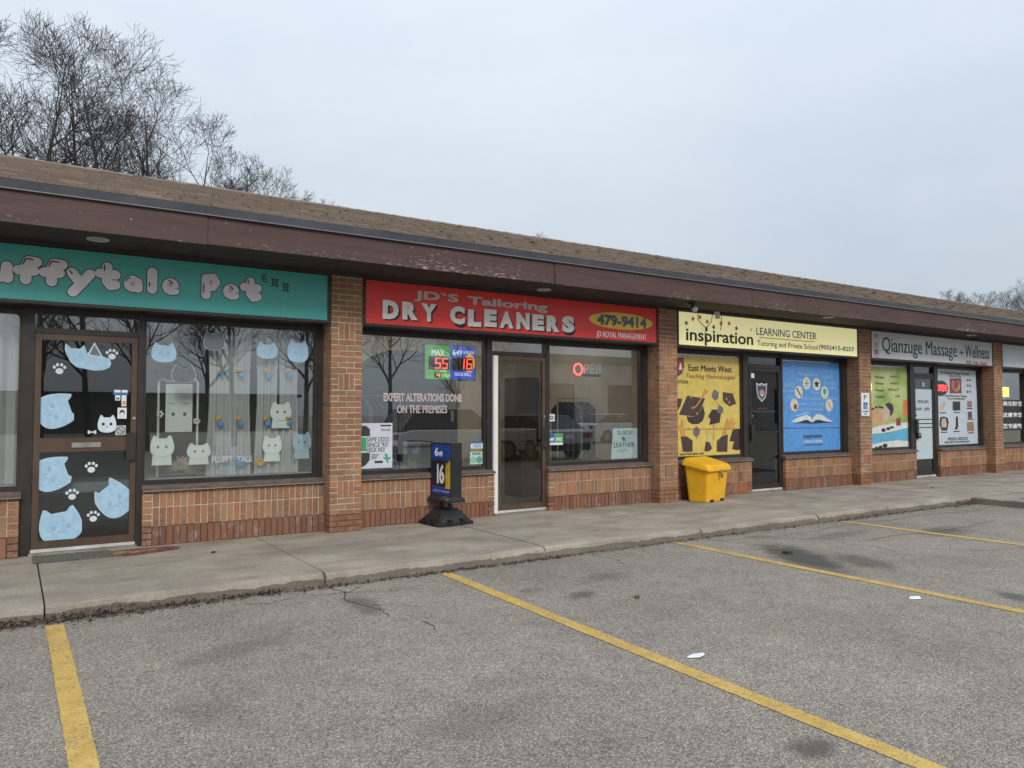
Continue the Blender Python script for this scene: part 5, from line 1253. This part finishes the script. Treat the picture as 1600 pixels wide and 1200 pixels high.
# ------------------------------------------------------------------ learning centre posters and decals
PC = {'y':(.66,.51,.13),'n':(.05,.045,.10),'g':(.075,.05,.045),'g2':(.055,.038,.036),'gr':(.16,.15,.16),'o':(.60,.30,.08),'p':(.58,.47,.20),'k':(.03,.03,.035),'b':(.10,.30,.66),'w':(.66,.69,.66),'w2':(.40,.55,.72),'sg':(.34,.44,.14),'or':(.66,.20,.07),'sk':(.56,.34,.20),'sk2':(.58,.42,.32),'sk3':(.32,.20,.15),'bl':(.11,.40,.60),'rd':(.24,.05,.05),'pu':(.12,.08,.14)}
def pc(k): return flat('print_'+k, PC[k], .32, .10, vs=9)
def poster(key, items, lab, name='window_poster', sheetmat=None):
    sh = items[0][2]; xs_ = [p[0] for p in sh]; t = thing(name, (sum(xs_)/4, ye, min(p[1] for p in sh)), lab, 'poster', 'posters filling shop windows')
    for i, (n, c, pts) in enumerate(items):
        plate(n, pts, ye-.0012*(i > 0)-.00025*i, sheetmat if i == 0 and sheetmat else pc(c), t, .001)
    return t, ye-.0012-.00025*len(items)-.001
t, y = poster('caps', CAPS, 'yellow poster of thrown graduation caps in the learning center window')
plate('crest_inner', [(9.095,2.385),(9.215,2.40),(9.228,2.28),(9.19,2.19),(9.10,2.13)], y, flat('crest_red', (.32,.06,.08), .5), t, .001); plate('crest_tower', [(9.12,2.22),(9.20,2.22),(9.18,2.30),(9.16,2.34),(9.14,2.30)], y-.0012, MAT['paper'], t, .001)
text('East Meets West', TB['east'], y, pc('k'), t, bold=.010, ext=.001); text('Teaching Methodologies', TB['teach'], y, flat('print_rust', (.36,.14,.04), .5), t, shear=.25, ext=.001); text('INSPIRATION', (8.88,TB['ration'][1],TB['ration'][2],TB['ration'][3]), y, pc('k'), t, ext=.001); text('Learn More please visit', TB['more'], y, pc('k'), t, bold=.01, ext=.001)
for k in range(7):
    g = random.Random(k); x, z = g.uniform(9.2,10.5), g.uniform(1.0,1.9); plate('confetti', [(x,z),(x+.03,z+.045),(x+.045,z-.01)], y-.0002*k-.0003, pc('o'), t, .001)
t, y = poster('book', BOOK, 'blue poster with open book and round icons in the learning center window')
for k, v in TB.items():
    if k.startswith('B:'):
        s = k[2:]; text(s, v, y, pc('k') if s in ('inspiration','Tutoring and Private School') else (MAT['paper'] if 'LEARN' in s else flat('print_pale', (.30,.48,.74), .5)), t, bold=.012, ext=.001)
for s, bx2 in (('PREPARATION', (1.80,2.46,12.02,12.075)),):
    o = text(s, (0,.5,0,.055), 0, MAT['print_pale'], None, ext=.001); o.parent = t; o.rotation_euler.y = R(-90); o.location = Vector((12.11, y, 2.17))-WP[t]
    o = text('ADMISSION', (0,.36,0,.05), 0, MAT['print_pale'], None, ext=.001); o.parent = t; o.rotation_euler.y = R(-90); o.location = Vector((13.28, y, 2.16))-WP[t]
IC = ['rd','k','o','k','gn','o']
for i, (x, z) in enumerate(CIRC):
    o = plate('icon_disc', ell(x, z, .118, .118, 28), y-.0013, flat('icon_cream', (.62,.60,.52), .5), t, .001); q = y-.0026
    if i == 0: plate('apple', ell(x+.03,z-.03,.05,.055,16), q, pc('rd'), o, .001)
    if i in (1, 5): plate('pencil', [(x-.07,z+.07),(x-.045,z+.085),(x+.07,z-.06),(x+.075,z-.085),(x+.05,z-.075)], q, pc('k' if i == 1 else 'o'), o, .001)
    if i == 2:
        for k in range(3): a = R(60*k); plate('atom_orbit', [(x+.08*math.cos(a)+.006*math.sin(a),z+.08*math.sin(a)-.006*math.cos(a)),(x+.08*math.cos(a)-.006*math.sin(a),z+.08*math.sin(a)+.006*math.cos(a)),(x-.08*math.cos(a)-.006*math.sin(a),z-.08*math.sin(a)+.006*math.cos(a)),(x-.08*math.cos(a)+.006*math.sin(a),z-.08*math.sin(a)-.006*math.cos(a))], q-.0002*k, pc('gr'), o, .001)
    if i == 3: plate('mortarboard', [(x-.09,z+.02),(x,z+.055),(x+.09,z+.02),(x+.045,z),(x+.045,z-.05),(x-.045,z-.05),(x-.045,z)], q, pc('k'), o, .001)
    if i == 4: plate('globe', ell(x,z+.015,.055,.062,16), q, flat('print_globe', (.06,.32,.20), .5), o, .001); plate('globe_stand', rect(x-.04,x+.04,z-.085,z-.07), q, pc('o'), o, .001)
yd2 = YF+.006; c_ = TB['D:crest']
t = thing('crest_decal', (11.15, yd2, c_[2]), 'shield shaped crest decal on the learning center door', 'decal')
def shield(k): cx, cz = (c_[0]+c_[1])/2, (c_[2]+c_[3])/2; return [(cx+k*u, cz+k*v) for u, v in ((-.147,.168),(-.07,.145),(0,.168),(.07,.145),(.147,.168),(.13,0),(.10,-.09),(0,-.168),(-.10,-.09),(-.13,0))]
for i, (k, mt) in enumerate(((1,MAT['paper']),(.9,pc('n')),(.80,MAT['paper']),(.76,pc('n')))): plate('shield', shield(k), yd2-.0012*i, mt, t, .001)
plate('emblem', [(11.08,1.85),(11.10,1.92),(11.125,1.90),(11.15,1.95),(11.18,1.90),(11.205,1.92),(11.225,1.85)], yd2-.005, flat('crest_pink', (.52,.24,.22), .5), t, .001); plate('emblem', [(11.09,1.845),(11.215,1.845),(11.15,1.79)], yd2-.005, flat('crest_white', (.55,.52,.55), .5), t, .001)
text('INSPIRATION', (11.02,11.30,1.575,1.60), yd2, MAT['crest_red'], t, ext=.001)
tag(plate('paper_note', [(10.855,2.215),(10.955,2.21),(10.958,2.125),(10.86,2.13)], yd2, MAT['paper']), 'small white note at the top corner of the learning center door', 'note')
B_ = MB(); B_.box(10.9,11.62,9.6,9.63,.2,1.14); tag(obj('door_blind', B_, flat('blind_grey', (.13,.15,.16), .6, .15)), 'grey screen behind the lower pane of the learning center door', 'screen')

# ------------------------------------------------------------------ massage shop
def spa_sheet():
    mm, N, out, nt = newmat('green_photo_print'); p = pos(N)
    c = ramp(N, noise(N, p, 1.6, 4), [(.3,(.20,.31,.07)),(.5,(.40,.47,.17)),(.7,(.55,.56,.30))])
    principled(N, out, nt, c, .5); return mm
t, y = poster('spa', SPA, 'green spa poster of a resting person with hot stones', sheetmat=spa_sheet())
for i, (x, z, a, b) in enumerate(STONES): plate('stone', ell(x, z, max(.05, a*.55), max(.022, b*1.1), 14), y-.0002*i, pc('k'), t, .001)
for k, v in TB.items():
    if k.startswith('G:'): text(k[2:].strip(), v, y, flat('print_olive', (.07,.10,.04), .5), t, bold=.012, ext=.001)
t, y = poster('serv', SERV, 'white services poster with small photographs in the massage window', sheetmat=flat('poster_pale', (.50,.56,.62), .5))
for k, v in TB.items():
    if k.startswith('S:') and v[1] > 17.2 and k[2:] not in ('open','yled'): text(k[2:].strip(), v, y, pc('k'), t, bold=.012, ext=.001)
for rx, rz in ((.17,.13),(.11,.09)):
    m = MB(); m.tube([(17.87+rx*math.cos(q), y-.001, 2.13+rz*1.0*math.sin(q)) for q in [math.pi*.75-.1+i*(math.pi*1.7)/16 for i in range(17)]], .012, 5); obj('photo_detail', m, pc('sk2'), t)
for x, z in ((17.3,1.50),(17.9,1.51),(18.48,1.60),(18.5,1.355),(17.33,1.07),(17.87,1.08),(18.5,1.04)): plate('caption', rect(x-.13,x+.13,z,z+.022), y-.0001, pc('k'), t, .0008)
# frosted door film with hours
f_ = TB['S:film']; yd3 = YF+.006
t = thing('door_film', (16.47, yd3, .50), 'frosted white door film with opening hours on the massage shop door', 'door film')
B('film', flat('frost_film', (.48,.56,.60), .5, .04), t, (16.126,16.80,yd3-.001,yd3,.52,2.02))
for z in (1.36,1.27,1.185): B('stripe', bk, t, (16.126,16.80,yd3-.0025,yd3-.0012,z,z+.02))
text('MON-SUN', (16.235,16.66,1.715,1.79), yd3-.0012, dkg, t, bold=.03, ext=.001); text('10AM - 10PM', (16.16,16.70,1.555,1.63), yd3-.0012, dkg, t, bold=.03, ext=.001)
text('12', (16.40,16.49,2.085,2.165), YF-.0105, wl, bpy.data.objects['door.003'], name='unit_number', bold=.02, ext=.001)
t = thing('door_keypad', (16.15,YF-.03,1.0), 'black box keypad lock below the handle of the massage door', 'lock'); B('keypad_case', MAT['black'], t, (16.12,16.24,YF-.06,YF-.012,.97,1.08)); B('keypad_face', MAT['steel'], t, (16.135,16.225,YF-.063,YF-.0602,1.02,1.065))
# LED open sign
t = thing('open_sign', (17.16, ye-.02, 1.9), 'oval black open sign with red glowing letters on the white poster', 'sign'); cx, cz = 17.22, 2.06; yo = ye-.008
m = MB(); m.prism_xz(ell(cx,cz,.27,.165,28), yo-.02, yo); obj('case', m, flat('led_case', (.025,.045,.035), .4), t)
text('OPEN', (cx-.215,cx+.20,cz-.07,cz+.075), yo-.0202, lamp('led_open_red', (1.0,.045,.05), 2.4), t, bold=.035, ext=.002)
t = thing('led_window_sign', (14.47, 8.99, 1.9), 'small yellow and purple glowing sign half hidden behind the brick pier', 'sign'); m = MB(); m.prism_xz(ell(14.44,2.03,.12,.16,24), 8.915, 8.925); obj('glow_panel', m, lamp('led_yellow', (1.0,.82,.10), 1.6), t); plate('glow_core', ell(14.44,2.0,.07,.07), 8.9145, lamp('led_purple', (.25,.10,.8), 1.2), t)
y_ = TB['S:yled']; t = thing('led_window_sign', (20.2, 8.98, 1.9), 'bright yellow rectangular glowing sign in the far right window', 'sign'); B('glow_panel', MAT['led_yellow'], t, (19.95,y_[1],8.955,8.975,y_[2],y_[3])); B('glow_text', lamp('led_amber', (1.0,.55,.05), 1.3), t, (20.02,y_[1]-.06,8.952,8.9545,1.98,2.06))
t = thing('treatment_lettering', (20.5, ye, 1.1), 'white chinese lettering on black band in the far right window', 'lettering')
B('band', flat('band_black', (.02,.022,.024), .5), t, (19.5,21.04,ye-.001,ye,1.08,1.83))
for s, k in (('美化粉症','C:r1'),('皮膚病症','C:r2'),('濕疹過敏','C:r3')): text(s, TB[k], ye-.0012, wl, t, bold=.02, full=True, ext=.001)
t = thing('pale_screen', (20.3, 9.3, .8), 'pale green screen behind the far right window', 'screen'); B('screen_panel', flat('screen_pale', (.40,.50,.48), .7), t, (19.5,21.04,9.3,9.33,.8,2.5)); B('screen_foot', MAT['steel'], t, (19.6,19.66,9.28,9.36,.125,.8), (20.9,20.96,9.28,9.36,.125,.8))

# ------------------------------------------------------------------ bare trees
bark = M('bark', (.050,.042,.038), .95, var=.3, vs=6, bump=.4, bs=30)
def bare_tree_mesh(seed, H, lv=4, kids=(12,7,6,4), lean=.03):
    g = random.Random(seed); tm, cm = MB(), MB()
    def grow(p, d, length, r, level):
        n = (9,6,5,3,3)[level]; pts = [p.copy()]; q = p.copy(); dd = d.copy(); rad = [r]
        wob = (.045,.11,.13,.13,.13)[level]; up_ = (.05,.07,.07,.07,.06)[level]
        for i in range(n):
            dd = (dd + Vector((g.gauss(0,wob), g.gauss(0,wob), g.gauss(0,wob*.6)+up_))).normalized()
            q = q + dd*(length/n); pts.append(q.copy()); rad.append(max(.006, r*(1-(.975 if level == 0 else .85)*(i+1)/n)))
        (tm if level == 0 else cm).tube(pts, rad, (8,5,4,3,3)[level])
        if level >= lv: return
        k = kids[level]; t0 = .28 if level == 0 else .22
        for j in range(k):
            t_ = min(t0+(1-t0)*(j+g.random()*.9)/k, .985); i = int(t_*n); f = t_*n-i
            pp = pts[i].lerp(pts[i+1], f); ax = (pts[i+1]-pts[i]).normalized()
            az_ = g.uniform(-.7,.7)+j*2.4; u = ax.orthogonal().normalized(); w = ax.cross(u)
            ang = R(g.uniform(24,52) if level else g.uniform(28,55))
            nd = (ax*math.cos(ang)+(u*math.cos(az_)+w*math.sin(az_))*math.sin(ang)).normalized()
            rr = (rad[i]+(rad[i+1]-rad[i])*f)*g.uniform(.6,.85)
            ln = H*g.uniform(.34,.48)*(1.05-.68*t_) if level == 0 else length*g.uniform(.52,.80)*(1.1-.45*t_)
            grow(pp, nd, ln, max(.005, rr), level+1)
    grow(Vector((0,0,-.1)), Vector((g.uniform(-lean,lean), g.uniform(-lean,lean), 1)), H*1.12, H*.018, 0)
    zmax = max(v[2] for v in cm.v); k = H/zmax
    for mb in (tm, cm): mb.v = [(x*k, y*k, z*k) for x, y, z in mb.v]
    return tm, cm
TREES = []
def bare_tree(seed, x, y, H, label, group, **k):
    tm, cm = bare_tree_mesh(seed, H, **k)
    t = thing('bare_tree', (0,0,0), label, 'tree', group)
    obj('trunk', tm, bark, t, base=(0,0,0)); obj('crown', cm, bark, t, base=(0,0,0))
    t.location = (x, y, 0); TREES.append((t, H)); return t
def again(src, x, y, H, rz, label, group):
    s, h0 = TREES[src]; c = copy_tree(s); c.location = (x, y, 0); c.scale = (H/h0,)*3; c.rotation_euler.z = rz; c['label'] = label; c['group'] = group; return c
GL = 'bare trees behind the left of the roof'; GR = 'distant bare trees at the right end of the roof'; GB = 'bare trees across the lot behind the viewer'
def at(k, tan, Y): return k*Y, Y, 1.52+tan*Y
x, y, H = at(.112, .492, 23); bare_tree(3, x, y, H, 'tallest bare tree, its dark trunk rising from the roof near the left', GL)
x, y, H = at(.018, .480, 24); bare_tree(8, x, y, H, 'bare tree second from the left edge behind the roof', GL)
x, y, H = at(.195, .385, 25); bare_tree(14, x, y, H, 'mid height bare tree right of the tallest one', GL)
x, y, H = at(.262, .328, 27); bare_tree(21, x, y, H, 'lower bare tree on the slope of treetops', GL)
x, y, H = at(-.055, .48, 25); again(0, x, y, H, 2.1, 'bare tree at the left edge of the picture', GL)
x, y, H = at(.150, .455, 27); again(1, x, y, H, 1.2, 'bare tree close behind the tallest one on its right', GL)
x, y, H = at(.062, .455, 28); again(2, x, y, H, 3.9, 'bare tree between the two tallest trees at the left', GL)
x, y, H = at(.228, .345, 29); again(3, x, y, H, .7, 'bare tree between the mid height and lower treetops', GL)
x, y, H = at(.312, .300, 30); again(2, x, y, H, 5.2, 'small bare treetop second last along the roof', GL)
x, y, H = at(.355, .290, 31); again(3, x, y, H, 2.9, 'last small bare treetop just above the roof edge', GL)
x, y, H = at(.718, .292, 34); again(3, x, y, H, 1.9, 'tiny twig tips just above the middle of the ridge', GL)
for i, (k, tn, Y, s, lab) in enumerate([(1.99,.318,40,2,'leftmost small distant bare tree over the right roof'),(2.06,.312,43,3,'second small distant bare tree over the right roof'),(2.12,.318,45,2,'third distant bare tree over the right roof'),(2.19,.325,41,3,'fourth distant bare tree over the right roof'),(2.26,.333,44,1,'fifth distant bare tree over the right roof'),(2.31,.345,46,2,'sixth distant bare tree over the right roof'),(2.40,.395,40,0,'largest distant bare tree at the right edge'),(2.47,.38,44,1,'distant bare tree just past the right edge')]):
    x, y, H = at(k, tn, Y); again(s, x, y, H, i*1.3, lab, GR)
for i, (x, y, H, s) in enumerate([(4.5,-15,9.5,0),(8.5,-18,11,1),(12.5,-16,10,2),(17,-20,11,0),(1,-19,12,3),(-5,-17,11,1),(6.5,-13,8.5,2),(10.5,-14,9.5,3),(3,-22,12,1),(14.5,-21,12,0),(21,-20,8,2),(25,-23,10,3)]):
    again(s, x, y, H, i*.9+.4, ['bare tree mirrored at the left of the pet window','tall bare tree mirrored in the middle of the pet window','bare tree mirrored at the right of the pet window','bare tree mirrored in the cleaners left window','bare tree mirrored in the pet shop door','bare tree mirrored in the far left window','nearest bare tree mirrored low in the pet window','slender bare tree mirrored beside the pet window curtain','far bare tree mirrored above the pet shop door','far tall bare tree mirrored at the edge of the brick pier','low bare tree mirrored left of the jackpot display','bare tree mirrored above the jackpot display'][i], GB)

# ------------------------------------------------------------------ what the windows mirror: parked cars and a low building across the lot
wb = thing('low_building', (42,-30,0), 'long pale low building across the lot, mirrored in the windows', 'building')
B('wall', flat('pale_stucco', (.52,.50,.46), .9, .1, vs=.6), wb, (29,78,-36,-26,0,5.2)); B('parapet', flat('grey_parapet', (.30,.29,.27), .8, .1), wb, (28.8,78.2,-36.2,-25.8,5.2,5.7))
for i in range(7):
    x = 31+i*6.4; w_ = B('window', MAT['frame'], wb, (x,x+3.2,-26.0,-25.94,.6,3.6)); B('pane', flat('dark_pane', (.03,.035,.04), .1), w_, (x+.08,x+1.56,-25.94,-25.93,.7,3.5), (x+1.64,x+3.12,-25.94,-25.93,.7,3.5))
db = thing('added_dark_building', (0,-51,0), 'long dark building added unseen across the lot to darken the pet window reflection', 'building')  # made-up unseen building, added to darken what the pet window mirrors
B('wall', flat('added_building_brown', (.14,.10,.085), .9, .2, vs=1), db, (-40,20.5,-56,-47,0,2.8)); B('eave', MAT['frame'], db, (-40.3,20.8,-56.3,-46.6,2.8,3.05))
carglass = flat('car_glass', (.015,.018,.02), .08); tyre = flat('tyre', (.02,.02,.02), .85); rimm = flat('wheel_rim', (.4,.4,.4), .35, metal=.8)
def car(x, y, paint, L, Wd, Hh, label, van=False, rz=0):
    t = thing('parked_car', (x,y,0), label, 'car', 'cars parked opposite the shops'); hw = Wd/2
    low = [(-L/2,.35),(-L/2+.03,.75),(-L/2+.12,.92),(-L*.18,1.0),(L*.40,1.02),(L/2-.05,.92),(L/2,.6),(L/2-.03,.32)]
    m = MB(); secs = []
    for u, ins in ((-1,.10),(-.97,.03),(-.75,0),(.75,0),(.97,.03),(1,.10)): secs.append([(x+u*hw, y+a*(1-ins*.12), .3+(b-.3)*(1-ins*.5)+.0) for a, b in low])
    m.loft(secs); obj('body', m, paint, t)
    h0 = .98; cab = [(-L*.22,h0),(-L*.06,Hh-.06),(L*.02,Hh),(L*(.36 if van else .27),Hh-.03),(L*(.47 if van else .43),h0)]
    m = MB(); m.loft([[(x+u*(hw-.04-(b-h0)*.22), y+a, b) for a, b in cab] for u in (-1,1)]); gh = obj('cabin', m, carglass, t)
    rf = [(a,b+.008) for a, b in cab[1:4]]; m = MB(); m.loft([[(x+u*(hw-.03-(Hh-h0)*.22), y+a, b) for a, b in rf]+[(x+u*(hw-.03-(Hh-h0)*.22), y+rf[-1][0], Hh-.07),(x+u*(hw-.03-(Hh-h0)*.22), y+rf[0][0], Hh-.10)] for u in (-1,1)]); obj('roof', m, paint, t)
    for s_ in (-1,1):
        for a in (-L*.31, L*.30):
            m = MB(); m.tube([(x+s_*(hw-.2),y+a,.33),(x+s_*(hw+.01),y+a,.33)], .33, 20); w_ = obj('wheel', m, tyre, t); m = MB(); m.tube([(x+s_*(hw-.1),y+a,.33),(x+s_*(hw+.018),y+a,.33)], .2, 16); obj('rim', m, rimm, w_)
        B('pillar', paint, t, *[(x+s_*(hw-.16)-.06, x+s_*(hw-.16)+.06, y+L*.10-.04, y+L*.10+.04, h0, Hh-.08)])
        B('tail_light', flat('tail_red', (.35,.02,.02), .3), t, (x+s_*hw*.78-.13, x+s_*hw*.78+.13, y+L/2-.09, y+L/2-.004, .72, .88))
        B('headlight', flat('head_glass', (.6,.6,.6), .15), t, (x+s_*hw*.74-.16, x+s_*hw*.74+.16, y-L/2+.0, y-L/2+.10, .66, .80))
    B('bumper', MAT['black'], t, (x-hw*.9,x+hw*.9,y+L/2-.06,y+L/2+.03,.35,.55)); B('plate', MAT['paper'], t, (x-.16,x+.16,y+L/2-.012,y+L/2+.008,.70,.82))
    t.rotation_euler.z = rz; return t
car(11.6,-3.2, flat('paint_white', (.70,.70,.69), .25, .03, coat=.5), 4.6,1.85,1.66,'white sport utility car mirrored in the cleaners left window',True, rz=R(90))
car(14.6,-3.4, flat('paint_silver', (.38,.39,.40), .25, .03, coat=.5), 4.6,1.8,1.45,'silver sedan mirrored in the cleaners door')
car(26,-12, MAT['paint_white'], 4.5,1.8,1.45,'white sedan mirrored far off in the right window', rz=R(90)); car(33,-14, flat('paint_dark', (.03,.035,.045), .2, .03, coat=.5), 4.9,1.95,1.9,'dark van mirrored in the right window',True, rz=R(90))
